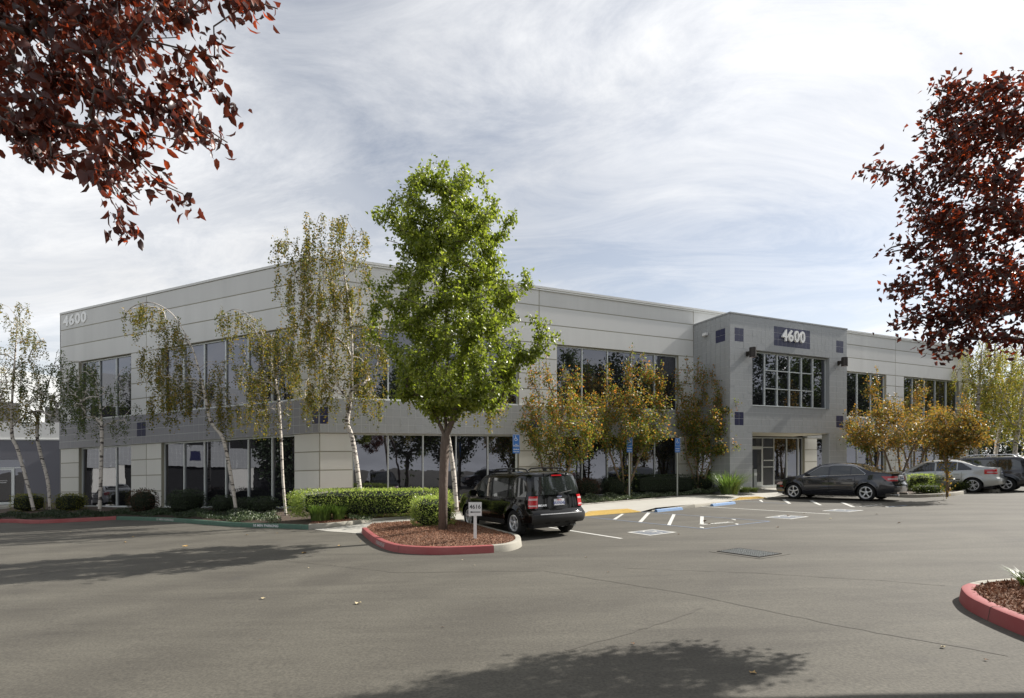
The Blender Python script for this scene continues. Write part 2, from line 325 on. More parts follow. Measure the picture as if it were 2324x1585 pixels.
def ribbon(P, w):
    V = []; k = len(P)
    for i in range(k):
        a = P[max(0, i - 1)]; b = P[min(k - 1, i + 1)]; d = (b[0] - a[0], b[1] - a[1]); L = math.hypot(*d) or 1
        nx, ny = -d[1] / L * w / 2, d[0] / L * w / 2
        V += [(P[i][0] + nx, P[i][1] + ny), (P[i][0] - nx, P[i][1] - ny)]
    return V, [(2 * i, 2 * i + 1, 2 * i + 3, 2 * i + 2) for i in range(k - 1)]
def wheelchair(f, s, lift=0.0):
    """access symbol in a unit square scaled to s, as flat ribbons"""
    b = MB()
    def rb(P, w):
        V, F = ribbon(P, w); b.add([f(x * s, y * s, lift) for x, y in V], F)
    rb([(0.42 + 0.25 * math.cos(t), 0.30 + 0.25 * math.sin(t)) for t in np.linspace(R_(120), R_(345), 18)], 0.07)
    rb([(0.36, 0.78), (0.40, 0.44), (0.62, 0.42), (0.74, 0.16), (0.84, 0.19)], 0.085)
    rb([(0.38, 0.60), (0.58, 0.59)], 0.07)
    b.add([f((0.355 + 0.075 * math.cos(t)) * s, (0.89 + 0.075 * math.sin(t)) * s, lift) for t in np.linspace(0, 2 * math.pi, 12, endpoint=False)], [tuple(range(12))])
    return b

# ------------------------------------------------------------------ ground
def struct(o, label=None):
    o['kind'] = 'structure'
    if label: o['label'] = label
    return o
gs = 900
gx = [-gs, -60, 60, gs]; gy = [-gs, -10, 50, gs]     # tilted close by, level land farther out
ground = struct(mesh('parking_lot', [(x, y, gz(x, y)) for y in gy for x in gx], [(j * 4 + i, j * 4 + i + 1, j * 4 + i + 5, j * 4 + i + 4) for j in range(3) for i in range(3)], asph), 'grey asphalt parking lot')
def sheet(name, P, m, parent=None, lift=0.004):
    P = [Vector(p) for p in P]
    return mesh(name, [p + Vector((0, 0, lift)) for p in P], [tuple(range(len(P)))], m, parent)
def line(name, a, b, w, m, lift=0.004):
    a, b = Vector(a), Vector(b); d = (b - a); n = Vector((-d.y, d.x, 0)).normalized() * w / 2
    P = [a + n, b + n, b - n, a - n]
    return sheet(name, [(p.x, p.y, gz(p.x, p.y)) for p in P], m, ground, lift)
line('painted_line', s1(-420, 478), s1(740, 658), 0.10, whitep)
line('painted_line', s1(1560, 326), s2(825, 405), 0.10, whitep)
hA, hB, hC, hD = s1(330, 430), s1(1590, 558), s1(2270, 480), s1(930, 382)
for a, b in ((hA, hB), (hB, hC), (hC, hD)): line('painted_blue_line', a, b, 0.07, bluep, 0.006)
for q in ([(648, 460), (684, 461), (766, 403), (738, 403)], [(912, 487), (950, 489), (1038, 392), (1003, 390)], [(1208, 520), (1245, 524), (1298, 408), (1266, 406)],
          [(1548, 508), (1588, 510), (1588, 430), (1552, 428)], [(1546, 545), (1590, 553), (1590, 541), (1550, 535)], [(1872, 458), (1915, 471), (1918, 460), (1880, 456)], [(1908, 508), (1935, 516), (1952, 508), (1925, 503)]):
    sheet('hatch_bar', [s1(*p) for p in q], whitep, ground, 0.005)
for q in ([(90, 262), (125, 283), (138, 279), (118, 258)], [(330, 256), (395, 298), (428, 298), (365, 253)], [(612, 268), (715, 314), (745, 314), (650, 266)], [(928, 284), (1045, 332), (1090, 333), (965, 284)], [(1395, 332), (1425, 335), (1440, 328), (1405, 325)]):
    sheet('hatch_bar', [s2(*p) for p in q], whitep, ground, 0.005)
line('painted_blue_line', s1(1950, 270), s2(385, 298), 0.07, bluep, 0.006)
line('painted_blue_line', s2(1430, 332), s2(1620, 314), 0.10, bluep, 0.006)
def ground_quad(q, border=0.09):
    a, b, c, d = q   # left, far, right, near corners
    f = lambda x, y, z: a.lerp(b, y).lerp(d.lerp(c, y), x) + Vector((0, 0, z))
    o = sheet('access_symbol', [f(0, 0, 0), f(1, 0, 0), f(1, 1, 0), f(0, 1, 0)], whitep, ground, 0.004)
    e = border
    mesh('symbol_field', [f(e, e, 0.008), f(1 - e, e, 0.008), f(1 - e, 1 - e, 0.008), f(e, 1 - e, 0.008)], [(0, 1, 2, 3)], fadeb, o)
    g = lambda x, y, z: f(0.14 + y * 0.72, 0.86 - x * 0.72, z)
    wheelchair(g, 1.0, 0.012).build('symbol_print', whitep, o)
    return o
ground_quad([s1(795, 593), s1(1060, 563), s1(1310, 593), s1(1035, 627)])
ground_quad([s2(150, 440), s2(350, 415), s2(612, 432), s2(425, 457)])
ground_quad([s2(740, 372), s2(900, 354), s2(1180, 366), s2(1020, 384)])
def lot_text(txt, a, b, size, m, mirror=False):
    a, b = Vector(a), Vector(b); U = (b - a); L = U.length; U.normalize(); Vv = Vector((-U.y, U.x, 0))
    V, F = text_me(txt, size, bold=0.01, align='LEFT'); k = L / V[:, 0].max()
    P = [a + U * (x * k) + Vv * y for x, y, z in V]
    return mesh('lot_lettering', [(p.x, p.y, gz(p.x, p.y) + 0.008) for p in P], F, m, ground)
lot_text('NO PARKING', s1(1592, 520), s1(1905, 492), 0.22, whitep)
lot_text('NO PARKING', s2(1150, 332), s2(1370, 313), 0.22, whitep)

# old sealed seams wandering over the lot
for pts, w_ in (([(1235, 1296), (1400, 1322), (1560, 1348), (1700, 1378), (1830, 1405), (1990, 1437), (2160, 1465), (2340, 1500)], 0.02), ([(1285, 1476), (1400, 1446), (1500, 1415), (1605, 1376)], 0.035), ([(1420, 1290), (1700, 1300), (2000, 1318), (2170, 1332)], 0.012), ([(620, 1270), (900, 1300), (1240, 1296)], 0.012)):
    P = [G(*q) for q in pts]; Q = []
    for a, b in zip(P[:-1], P[1:]):
        n_s = max(2, int((b - a).length / 0.12))
        for i in range(n_s): Q.append(a.lerp(b, i / n_s) + Vector((rng.normal(0, .012), rng.normal(0, .012), 0)))
    V, F = [], []
    for i in range(len(Q)):
        d = (Q[min(i + 1, len(Q) - 1)] - Q[max(0, i - 1)]); d.z = 0; d.normalize(); n = Vector((-d.y, d.x, 0)) * w_ * rng.uniform(.2, .8)
        for s_ in (1, -1): p = Q[i] + n * s_; V.append((p.x, p.y, gz(p.x, p.y) + 0.003))
    mesh('asphalt_seam', V, [(2 * i, 2 * i + 1, 2 * i + 3, 2 * i + 2) for i in range(len(Q) - 1)], seal_m, ground)
# kerbs --------------------------------------------------------------
def smooth_path(P, n=4):
    P = [Vector(p) for p in P]; o = []
    for i in range(len(P) - 1):
        p0, p1, p2, p3 = P[max(0, i - 1)], P[i], P[i + 1], P[min(len(P) - 1, i + 2)]
        for k in range(n):
            t = k / n
            o.append(0.5 * ((2 * p1) + (p2 - p0) * t + (2 * p0 - 5 * p1 + 4 * p2 - p3) * t * t + (3 * p1 - p0 - 3 * p2 + p3) * t ** 3))
    return o + [P[-1]]
def kerb(name, P, m, w=0.15, h=0.14, side=1, h2=None, label=None, parent=None):
    """run of kerb along the outer foot line P; side=+1 puts its body to the left of the direction of travel"""
    V = []; k = len(P)
    prof = [(0.0, -0.1), (0.0, 0.0), (0.022, h - 0.025), (0.028, h - 0.008), (0.045, h), (w, h), (w, -0.1)]
    for i in range(k):
        d = (P[min(k - 1, i + 1)] - P[max(0, i - 1)]); d.z = 0; d.normalize(); n = Vector((-d.y, d.x, 0)) * side
        hh = 1.0 if h2 is None else (h2[0] + (h2[1] - h2[0]) * i / (k - 1)) / h
        for a, z in prof:
            p = P[i] + n * a; zz = z * hh if z > 0 else z; V.append((p.x, p.y, gz(P[i].x, P[i].y) + zz))
    q = len(prof); F = [(i * q + j, (i + 1) * q + j, (i + 1) * q + j + 1, i * q + j + 1) for i in range(k - 1) for j in range(q - 1)]
    F += [tuple(range(q)), tuple(range((k - 1) * q, k * q))[::-1]]
    if side < 0: F = [f[::-1] for f in F]
    o = mesh(name, V, F, m, parent, smooth=True, sharp=35)
    acc = 1.2
    for i in range(1, k - 1):                    # narrow contraction joints
        acc += (P[i] - P[i - 1]).length
        if acc > 2.6:
            acc = 0; d = (P[i + 1] - P[i - 1]); d.z = 0; d.normalize(); n = Vector((-d.y, d.x, 0)) * side
            hh = 1.0 if h2 is None else (h2[0] + (h2[1] - h2[0]) * i / (k - 1)) / h
            jb = []
            for s_ in (-.005, .005):
                for a, z in prof[1:6]:
                    q_ = P[i] + n * (a - (.002 if a < .03 else 0)) + d * s_; jb.append((q_.x, q_.y, gz(P[i].x, P[i].y) + z * hh + (.002 if z > h - .02 else 0)))
            mesh('kerb_joint', jb, [(j, j + 1, j + 6, j + 5) for j in range(4)], seal_m, o)
    return struct(o, label)
def inset(P, w, side):
    o = []
    for i in range(len(P)):
        d = (P[min(len(P) - 1, i + 1)] - P[max(0, i - 1)]); d.z = 0; d.normalize(); o.append(P[i] + Vector((-d.y, d.x, 0)) * w * side)
    return o
def Gd(pts, dz=0): return [G(x, y, dz) for x, y in pts]
# long kerb in front of the left wing: red, green, then bare concrete along the walk
KL = smooth_path(Gd([(-150, 1195), (0, 1186.5), (90, 1188.5), (263, 1180)]), 5)
kerb('red_kerb', KL, kerbr, side=1, label='weathered red kerb along the planted bed at far left')
KG = smooth_path(Gd([(263, 1180), (380, 1184), (520, 1195), (640, 1199.5), (700, 1202.5)]), 5)
kerb('green_kerb', KG, kerbgr, side=1, label='green painted short-term parking kerb')
KC = smooth_path(Gd([(700, 1202.5), (760, 1199), (850, 1189), (960, 1180), (1060, 1171), (1200, 1160), (1325, 1152)]), 4)
kerb('planter_kerb', KC, kerbg, side=1, h=0.17, label='bare concrete kerb between mulch bed and walk')
KC2 = smooth_path(Gd([(1325, 1152), (1468, 1139.5), (1534, 1133), (1633, 1128), (1700, 1120.5), (1735, 1114)]), 4)
kerb('planter_kerb', KC2, kerbg, side=1, h=0.15, label='concrete kerb edging the planter beside the entrance walk')
# island with the green tree
IR = smooth_path(Gd([(820, 1210), (832, 1222), (852, 1236.7), (876, 1247.7), (913, 1255.7), (986, 1259.5), (1059, 1258), (1121.5, 1255)]), 5)
IG = smooth_path(Gd([(1121.5, 1255), (1157, 1251), (1179, 1244), (1184.5, 1236.7), (1177, 1227), (1145, 1218), (1090, 1202), (1035, 1187)]), 5)
kerb('red_kerb', IR, kerbr, side=1, h=0.16, label='red fire lane kerb round the tree island')
kerb('island_kerb', IG, kerbg, side=1, h=0.16, label='bare concrete nose of the tree island kerb')
# right foreground island
def V2(x, y): return Vector((x, y, gz(x, y)))
RR = smooth_path([V2(6.02, 7.30), V2(5.80, 7.13), V2(5.63, 6.90), V2(5.45, 6.58), V2(5.33, 6.22), V2(5.24, 5.84), V2(5.18, 5.45), V2(5.15, 4.9), V2(5.15, 3.8)], 4)
RG = smooth_path([V2(9.8, 9.2), V2(8.6, 8.25), V2(7.5, 7.72), V2(6.7, 7.52), V2(6.3, 7.44), V2(6.02, 7.30)], 4)
kerb('red_kerb', RR, kerbr, side=1, h=0.16, label='red curved kerb of the foreground island at right')
kerb('island_kerb', RG, kerbg, side=1, h=0.16, label='bare concrete rear kerb of the foreground island')
# islands beyond the grey sedan
I3 = smooth_path(Gd([(1960, 1127), (2031, 1128.5), (2076, 1130), (2120, 1128.5), (2164, 1125.5), (2192, 1120), (2186, 1113), (2150, 1108), (2060, 1104)]), 4)
kerb('island_kerb', I3, kerbg, side=1, h=0.15, label='concrete kerb of the hedge island behind the grey sedan')
I4 = smooth_path(Gd([(2140, 1109), (2200, 1113.5), (2245, 1117.5), (2271, 1116), (2262, 1108), (2230, 1103), (2160, 1100)]), 4)
kerb('island_kerb', I4, kerbg, side=1, h=0.15, label='concrete kerb of the far hedge island by the silver sedan')
# bed surfaces -------------------------------------------------------
def bed(name, P, m, dz=0.12, label=None, mound=0.0, n=14):
    P = [Vector((p.x, p.y, 0)) for p in P]; c = sum(P, Vector()) / len(P); V = []; F = []; k = len(P)
    for r in range(n + 1):
        t = r / n
        for p in P:
            q = c.lerp(p, t); z = gz(q.x, q.y) + dz + mound * (1 - t ** 2) + (random.uniform(-0.012, 0.012) if r < n else 0)
            V.append((q.x, q.y, z))
    for r in range(n):
        for j in range(k): F.append((r * k + j, (r + 1) * k + j, (r + 1) * k + (j + 1) % k, r * k + (j + 1) % k))
    return struct(mesh(name, V, F, m, None, smooth=True), label)
isl_in = inset(IR, 0.14, 1) + inset(IG, 0.14, 1)[1:] + [G(1020, 1185)]
walkedge = Gd([(845, 1198), (940, 1192)])
island_bed = bed('mulch_bed', isl_in + walkedge[::-1], mulch, 0.13, 'brown bark mulch on the tree island', mound=0.10)
r_in = inset(RR[::-1], 0.14, -1) if False else None
RRi = inset(RR, 0.14, 1); RGi = inset(RG, 0.14, 1)
bed('mulch_bed', RGi + RRi[1:], mulch, 0.13, 'bark mulch on the right foreground island', mound=0.05)
bed('planter_soil', inset(I3, 0.14, 1) + Gd([(1960, 1104)]), soil, 0.12, 'soil of the hedge island behind the grey sedan')
bed('planter_soil', inset(I4, 0.14, 1), soil, 0.12, 'soil of the far hedge island')
# the long bed round the building foot
TH, AL = 1.1268, 1.1683
C2 = Vector((-7.69, 21.96, 0))
RD = Vector((math.sin(TH), math.cos(TH), 0)); NR = Vector((math.cos(TH), -math.sin(TH), 0))
LD = Vector((-math.sin(AL), math.cos(AL), 0)); NL = Vector((-math.cos(AL), -math.sin(AL), 0))
Lend = C2 + LD * 17.35; Rend = C2 + RD * 47.5
def strip(name, Aa, Bb, m, za, zb, label, n=6):
    """surface between two runs of points with heights above the lot at each side"""
    V = []; F = []; k = len(Aa)
    for i in range(k):
        for j in range(n + 1):
            t = j / n; q = Aa[i].lerp(Bb[i], t); zh = (za[i] if hasattr(za, '__len__') else za) * (1 - t) + (zb[i] if hasattr(zb, '__len__') else zb) * t
            V.append((q.x, q.y, gz(q.x, q.y) + zh))
    for i in range(k - 1):
        for j in range(n): F.append((i * (n + 1) + j, (i + 1) * (n + 1) + j, (i + 1) * (n + 1) + j + 1, i * (n + 1) + j + 1))
    return struct(mesh(name, V, F, m, None, smooth=True), label)
def resample(P, n):
    P = [Vector((p.x, p.y, 0)) for p in P]; d = [0]
    for i in range(1, len(P)): d.append(d[-1] + (P[i] - P[i - 1]).length)
    o = []
    for k in range(n):
        s = d[-1] * k / (n - 1); i = max(1, min(len(P) - 1, next((j for j, q in enumerate(d) if q >= s - 1e-9), len(P) - 1)))
        t = (s - d[i - 1]) / max(1e-9, d[i] - d[i - 1]); o.append(P[i - 1].lerp(P[i], t))
    return o
front = resample(inset(KL, 0.14, 1) + inset(KG, 0.14, 1)[1:], 30)
backL = resample([Lend + LD * 6 + NL * -2, C2 + NL * 0.02], 30)
strip('planting_bed', front, backL, soil, 0.12, 0.30, 'planting bed soil in front of the left wing')
frontc = resample(inset(KC, 0.14, 1), 24); backc = resample([C2, C2 + RD * 12.0], 24)
strip('mulch_bed', frontc, backc, mulch, 0.14, 0.30, 'shaded bark mulch bed round the building corner')
frontd = resample(inset(KC2, 0.14, 1), 16); backd = resample([C2 + RD * 12.0, C2 + RD * 21.4], 16)
strip('planting_bed', frontd, backd, soil, 0.12, 0.24, 'planting bed soil left of the entrance tower')
# concrete walk with two flush ramps
wf = Gd([(742, 1206.5), (782, 1209), (822, 1212.5), (850, 1199), (940, 1193), (1030, 1186), (1062, 1188), (1200, 1180), (1324, 1173), (1452.6, 1162.6), (1487.7, 1159.8), (1577.8, 1151.6), (1661.3, 1137.5), (1742.7, 1131.5), (1788, 1123), (1850, 1119), (1960, 1118)])
wb = Gd([(703, 1201), (745, 1201), (800, 1195.5), (850, 1189.5), (940, 1182), (1030, 1174), (1060, 1171.5), (1200, 1160.5), (1325, 1152.5), (1420, 1144), (1468, 1140), (1560, 1132.5), (1633, 1128.5), (1700, 1121), (1735, 1114.5), (1800, 1106), (1900, 1103)])
strip('concrete_walk', wf, wb, conc, [0.01, 0.01, 0.01, 0.10, 0.10, 0.11, 0.12, 0.12, 0.012, 0.012, 0.12, 0.13, 0.012, 0.012, 0.05, 0.12, 0.12], [0.012, 0.03, 0.05, 0.08, 0.11, 0.12, 0.12, 0.12, 0.12, 0.12, 0.12, 0.13, 0.13, 0.13, 0.13, 0.14, 0.14], 'pale concrete walk between kerbs and planter', 8)
def kface(P, h2, label):
    return kerb('walk_kerb', smooth_path(P, 4), kerbg, side=1, w=0.13, h=0.12, h2=h2, label=label)
kface(Gd([(1480, 1160.6), (1530, 1156.3), (1577.8, 1152.2)]), (0.04, 0.135), 'rising concrete kerb behind the first wheel stop')
kface(Gd([(1577.8, 1152.2), (1620, 1145), (1655, 1138.6)]), (0.135, 0.03), 'falling concrete kerb beside the second wheel stop')
kface(Gd([(1050, 1189.5), (1150, 1184), (1250, 1178), (1318, 1174)]), (0.12, 0.03), 'concrete kerb in front of the parked black vehicle')
# kerb inlet opening
p = G(1573, 1151.2)
inl = thing('kerb_inlet', 'small dark drain opening in the kerb between the blue wheel stops', 'drain', p)
dd = (G(1600, 1148.5) - G(1560, 1153.2)); dd.z = 0; dd.normalize(); nn = Vector((dd.y, -dd.x, 0))
fi = frame(p + Vector((0, 0, 0.02)), dd, Vector((0, 0, 1)), nn)
MB().box(fi, 0.0, 0.42, 0.01, 0.085, -0.06, 0.016).build('opening', black, inl)
MB().box(fi, -0.03, 0.45, 0.085, 0.10, -0.05, 0.02).box(fi, -0.03, 0.0, 0.0, 0.085, -0.05, 0.02).box(fi, 0.42, 0.45, 0.0, 0.085, -0.05, 0.02).build('rim', kerbg, inl)
# tactile pads with domes
def tactile(q, label, nu, nv, h0, h1):
    a, b, c, d = [Vector(p) for p in q]          # near-left, near-right, far-right, far-left
    t = thing('tactile_pad', label, 'tactile paving', a, 'yellow tactile pads at the kerb ramps')
    f = lambda x, y, z: a.lerp(b, x).lerp(d.lerp(c, x), y) + Vector((0, 0, h0 + (h1 - h0) * y + z))
    mesh('pad', [f(0, 0, 0), f(1, 0, 0), f(1, 1, 0), f(0, 1, 0), f(0, 0, -0.03), f(1, 0, -0.03), f(1, 1, -0.03), f(0, 1, -0.03)], [(0, 1, 2, 3), (0, 4, 5, 1), (1, 5, 6, 2), (2, 6, 7, 3), (3, 7, 4, 0)], yellow, t)
    m = MB(); Lx = (b - a).length; Ly = (d - a).length
    for i in range(nu):
        for j in range(nv):
            x = (i + .5) / nu; y = (j + .5) / nv; r = 0.026
            ctr = f(x, y, 0); V = [ctr + Vector((r * math.cos(k * math.pi / 3), r * math.sin(k * math.pi / 3), 0)) for k in range(6)] + [ctr + Vector((r * .55 * math.cos(k * math.pi / 3), r * .55 * math.sin(k * math.pi / 3), 0.013)) for k in range(6)]
            m.add(V, [(k, (k + 1) % 6, 6 + (k + 1) % 6, 6 + k) for k in range(6)] + [(6, 7, 8, 9, 10, 11)])
    dm = m.build('dome', yellow, t); dm['kind'] = 'stuff'
tactile([s1(300, 435), s1(940, 384), s1(800, 362), s1(400, 388)], 'yellow tactile pad beside the black vehicle at the first ramp', 46, 10, 0.018, 0.05)
tactile([s1(1880, 268), s1(2240, 243), s1(2150, 236), s1(1960, 243)], 'yellow tactile pad on the ramp near the front of the grey sedan', 40, 8, 0.022, 0.06)
# wheel stops
def wheel_stop(a, b, label):
    a, b = Vector(a), Vector(b); U = (b - a).normalized(); Nn = Vector((-U.y, U.x, 0)); L = (b - a).length
    t = thing('wheel_stop', label, 'wheel stop', a, 'blue concrete wheel stops')
    f = frame(a, U, Nn, (0, 0, 1)); pr = [(0, 0), (0.03, 0.085), (0.05, 0.10), (0.12, 0.10), (0.14, 0.085), (0.17, 0)]
    V = []; xs = [0, 0.05, L - 0.05, L]
    for x in xs:
        e = 1.0 if 0.01 < x < L - 0.01 else 0.9
        V += [f(x, y, z * e) for y, z in pr]
    n = len(pr); F = [(i * n + j, (i + 1) * n + j, (i + 1) * n + j + 1, i * n + j + 1) for i in range(3) for j in range(n - 1)] + [tuple(range(n)), tuple(range(3 * n, 4 * n))[::-1]]
    mesh('block', V, F, stopb, t)
    for x in (0.25, L - 0.25): MB().tube([f(x, 0.085, 0.09), f(x, 0.085, 0.112)], 0.016, 8).build('bolt', lodark, t)
wheel_stop(s1(1112, 385), s1(1375, 360), 'nearer faded blue wheel stop beside the hatched aisle')
wheel_stop(s1(1690, 325), s1(1920, 300), 'farther faded blue wheel stop just left of the second tactile pad')
# drain grate
def g5(x, y): return G((2250 + x / 2.324) / 1.7625, (1950 + y / 2.324) / 1.7625)
ga, gb, gc, gd_ = g5(1445, 599), g5(1640, 570), g5(2030, 621), g5(1830, 653)
gt = thing('drain_grate', 'rectangular metal drain grate set in the open asphalt', 'drain grate', ga)
fg = lambda x, y, z: ga.lerp(gb, y).lerp(gd_.lerp(gc, y), x) + Vector((0, 0, z))
MB().box(fg, -0.12, 1.12, -0.2, 1.2, -0.05, 0.006).build('concrete_collar', asph, gt)
MB().box(fg, 0, 1, 0, 1, -0.02, 0.0085).build('pit', black, gt)
MB().box(fg, -0.015, 0.01, -0.02, 1.02, -0.0, 0.018).box(fg, 0.99, 1.015, -0.02, 1.02, 0.0, 0.018).box(fg, 0.01, 0.99, -0.02, 0.015, 0.0, 0.018).box(fg, 0.01, 0.99, 0.985, 1.02, 0.0, 0.018).build('rim', lodark, gt)
for j in range(9):
    y = (j + 0.7) / 9.4
    b = MB(); x0 = 0.012
    b.box(fg, x0, 0.988, y - 0.012, y + 0.012, 0.0088, 0.018); o = b.build('bar', steel, gt)
for i in range(1, 20):
    b = MB(); b.box(fg, i / 20 - 0.007, i / 20 + 0.007, 0.015, 0.985, 0.0087, 0.0165); b.build('cross_bar', lodark, gt)

# ------------------------------------------------------------------ office building
BZ = CZ
def W(O, D, Nn):
    """facade frame: along the wall, outward, level height relative to the eye line; the courses follow the fall of the site"""
    def f(t, n, h):
        p = O + D * t + Nn * n
        return Vector((p.x, p.y, BZ + h + KX * p.x))
    return f
fL, fR = W(C2, LD, NL), W(C2, RD, NR)
OFF = thing('office_building', 'two storey pale concrete office building with grey tiled entrance tower', 'building', (C2.x, C2.y, 0.3))
ROOF, J1, J2, W2T, P1, P2, P3, W2B, W1T, G1, G2, G3, BASE = 8.88, 7.95, 7.08, 6.17, 5.43, 4.69, 3.95, 3.16, 1.77, 1.02, 0.27, -0.48, -1.25
BOT = -1.75; DEP = 0.28; gap = 0.022
VAR = {}
for m0, k0 in ((wallc, (.74, .74, .715)), (pierc, (.77, .76, .70))):
    VAR[m0.name] = [m0] + [mat(m0.name + '_weathered', tuple(c * q for c in k0), 0.85, noise=(0.8, 0.7, tuple(c * q * .86 for c in k0), (1.6, 1.6, 0.12)), bump=(60, .15, .004)) for q in (0.955, 1.03)]
def wpanel(f, t0, t1, h0, h1, m=None, n1=0.0):
    mm_ = m or wallc; mm_ = VAR[mm_.name][int(rng.integers(0, 3))] if mm_.name in VAR else mm_
    MB().box(f, t0 + gap, t1 - gap, -DEP + 0.002, n1 + rng.uniform(-.003, .002), h0 + gap, h1 - gap).build('wall_panel', mm_, OFF)
def backing(f, t0, t1, h0, h1): bk.box(f, t0, t1, -DEP, -0.016, h0, h1)
bk = MB()
def wall_rect(f, t0, t1, hs, joints=(), m=None):
    """courses hs from bottom to top, split at vertical joints"""
    ts = [t0] + [j for j in joints if t0 < j < t1] + [t1]
    backing(f, t0 + 0.001, t1 - 0.001, hs[0], hs[-1])
    for a, b in zip(hs[:-1], hs[1:]):
        for c, d in zip(ts[:-1], ts[1:]): wpanel(f, c, d, a, b, m)
SILL = -1.32
def window(f, t0, t1, h0, h1, mull, n=-0.17, name='window', mw=0.055, rows=(), rowspan=None, sill=True, door=None):
    w = thing(name, None, None, f(t0, 0, h0), parent=None)
    w.parent = OFF; w.location = Vector(f(t0, n, h0)) - OFF.location
    for k in ('label', 'category'):
        if k in w: del w[k]
    fr = MB(); mm = mw / 2
    e = 0.003
    fr.box(f, t0 + e, t1 - e, n - 0.06, n + 0.03, h1 - 0.07, h1 - e).box(f, t0 + e, t1 - e, n - 0.06, n + 0.035, h0 + e, h0 + 0.06)
    fr.box(f, t0 + e, t0 + 0.05, n - 0.06, n + 0.03, h0 + 0.06, h1 - 0.07).box(f, t1 - 0.05, t1 - e, n - 0.06, n + 0.03, h0 + 0.06, h1 - 0.07)
    for x in mull: fr.box(f, x - mm, x + mm, n - 0.055, n + 0.05, h0 + 0.06, h1 - 0.07)
    fr.build('frame', framem, w)
    ts = [t0 + 0.03] + list(mull) + [t1 - 0.03]
    for i, (a, b) in enumerate(zip(ts[:-1], ts[1:])):
        hs = [h0 + 0.03] + (list(rows) if (rowspan and rowspan[0] <= i < rowspan[1]) else []) + [h1 - 0.03]
        for j, (c, d) in enumerate(zip(hs[:-1], hs[1:])):
            tl = rng.normal(0, 0.0035, 3)
            MB().box(lambda x, y, z: f(x, y + (x - a) * tl[0] + (z - c) * tl[1], z), a + 0.004, b - 0.004, n - 0.03, n - 0.012, c + 0.004, d - 0.004).build('pane', glassm, w)
        for r in hs[1:-1]:
            MB().box(f, a + mm, b - mm, n - 0.045, n + 0.04, r - 0.025, r + 0.025).build('transom', framem, w)
    if sill: MB().box(f, t0 + 0.003, t1 - 0.003, n + 0.035, -0.01, h0 - 0.03, h0 + 0.012).build('sill', copem, w)
    return w
up = [W2B, P3, P2, P1, W2T]; lo = [BOT, G3, G2, G1, W1T]
# left wing
jl = [10.5]
TL = 17.3
wall_rect(fL, 0.0, TL, [W2T, J2, J1, ROOF - 0.1], [1.33, 10.5])
for a, b in ((0.0, 1.33), (11.63, 9.44)[::-1], (15.75, TL)):
    wall_rect(fL, a, b, up, jl); wall_rect(fL, a, b, lo, jl, pierc)
LW = {(1.33, 9.44): [2.67, 4.04, 5.39, 6.73, 8.07], (11.63, 15.75): [12.94, 14.28]}
for (a, b), mu in LW.items():
    window(fL, a, b, W2B + 0.02, W2T, mu); window(fL, a, b, BASE - 0.0, W1T, mu)
    wall_rect(fL, a, b, [BOT, BASE - 0.03], m=copem)
# right wing
TR = 47.5; jr = [9.95, 38.15]
wall_rect(fR, 0.0, 19.62, [W2T, J2, J1, ROOF - 0.1], [9.95]); wall_rect(fR, 19.62, 28.95, [W2T, J2, J1, ROOF - 0.1]); wall_rect(fR, 28.95, TR, [W2T, J2, J1, ROOF - 0.1], [38.15])
for a, b in ((0.0, 1.29), (8.87, 10.94), (18.56, 19.85), (37.1, 39.15), (46.11, TR)):
    wall_rect(fR, a, b, up, jr); wall_rect(fR, a, b, lo, jr, pierc)
wall_rect(fR, 28.75, 29.93, lo, (), pierc)
wall_rect(fR, 19.86, 31.2, up)
RW = {(1.29, 8.87): [2.77, 4.29, 5.81, 7.35], (10.94, 18.56): [12.45, 13.98, 15.51, 17.03], (39.15, 46.11): [40.39, 41.87, 43.26, 44.71]}
for (a, b), mu in RW.items():
    window(fR, a, b, W2B + 0.02, W2T, mu); window(fR, a, b, BASE, W1T, mu)
    wall_rect(fR, a, b, [BOT, BASE - 0.03], m=copem)
window(fR, 31.21, 37.1, W2B + 0.02, W2T, [32.65, 34.15, 35.6]); window(fR, 29.93, 37.1, BASE, W1T, [31.2, 32.65, 34.15, 35.6])
wall_rect(fR, 29.93, 37.1, [BOT, BASE - 0.03], m=copem)
window(fR, 19.86, 23.6, BASE, W1T, [21.4, 22.5]); wall_rect(fR, 19.86, 23.6, [BOT, BASE - 0.03], m=copem)
bk.build('wall_backing', jointm, OFF)
# coping on both wings, with the bright ledge under it on the right wing
cp = MB()
cp.box(fL, -0.02, TL + 0.02, -0.35, 0.03, ROOF - 0.098, ROOF).box(fR, 0.02, TR, -0.35, 0.03, ROOF - 0.098, ROOF)
cp.build('coping', wallc, OFF)
MB().box(fR, 0.02, TR, -0.02, 0.055, ROOF - 0.20, ROOF - 0.165).build('ledge', copem, OFF)
# tiled band between the floors
tile_q = []                        # (frame, t0, t1, n0, n1, h0, h1, material, seen size)
def tile_field(f, t0, t1, h0, h1, n, tw, th, mm, skip=(), depth=0.03, holes=()):
    nt = max(1, round((t1 - t0) / tw)); nh = max(1, round((h1 - h0) / th)); dt = (t1 - t0) / nt; dh = (h1 - h0) / nh
    for i in range(nt):
        for j in range(nh):
            a, b, c, d = t0 + i * dt, t0 + (i + 1) * dt, h0 + j * dh, h0 + (j + 1) * dh
            m_ = (a + b) / 2, (c + d) / 2
            if any(x0 < m_[0] < x1 and y0 < m_[1] < y1 for x0, x1, y0, y1 in holes): continue
            bl = any(x0 < m_[0] < x1 and y0 < m_[1] < y1 for x0, x1, y0, y1 in skip)
            p = f(m_[0], n, m_[1]); tile_q.append((f, a, b, n - depth, n + rng.uniform(-0.0015, 0.0015), c, d, bluet if bl else mm, 1 / p.y, bl))
BN = 0.06
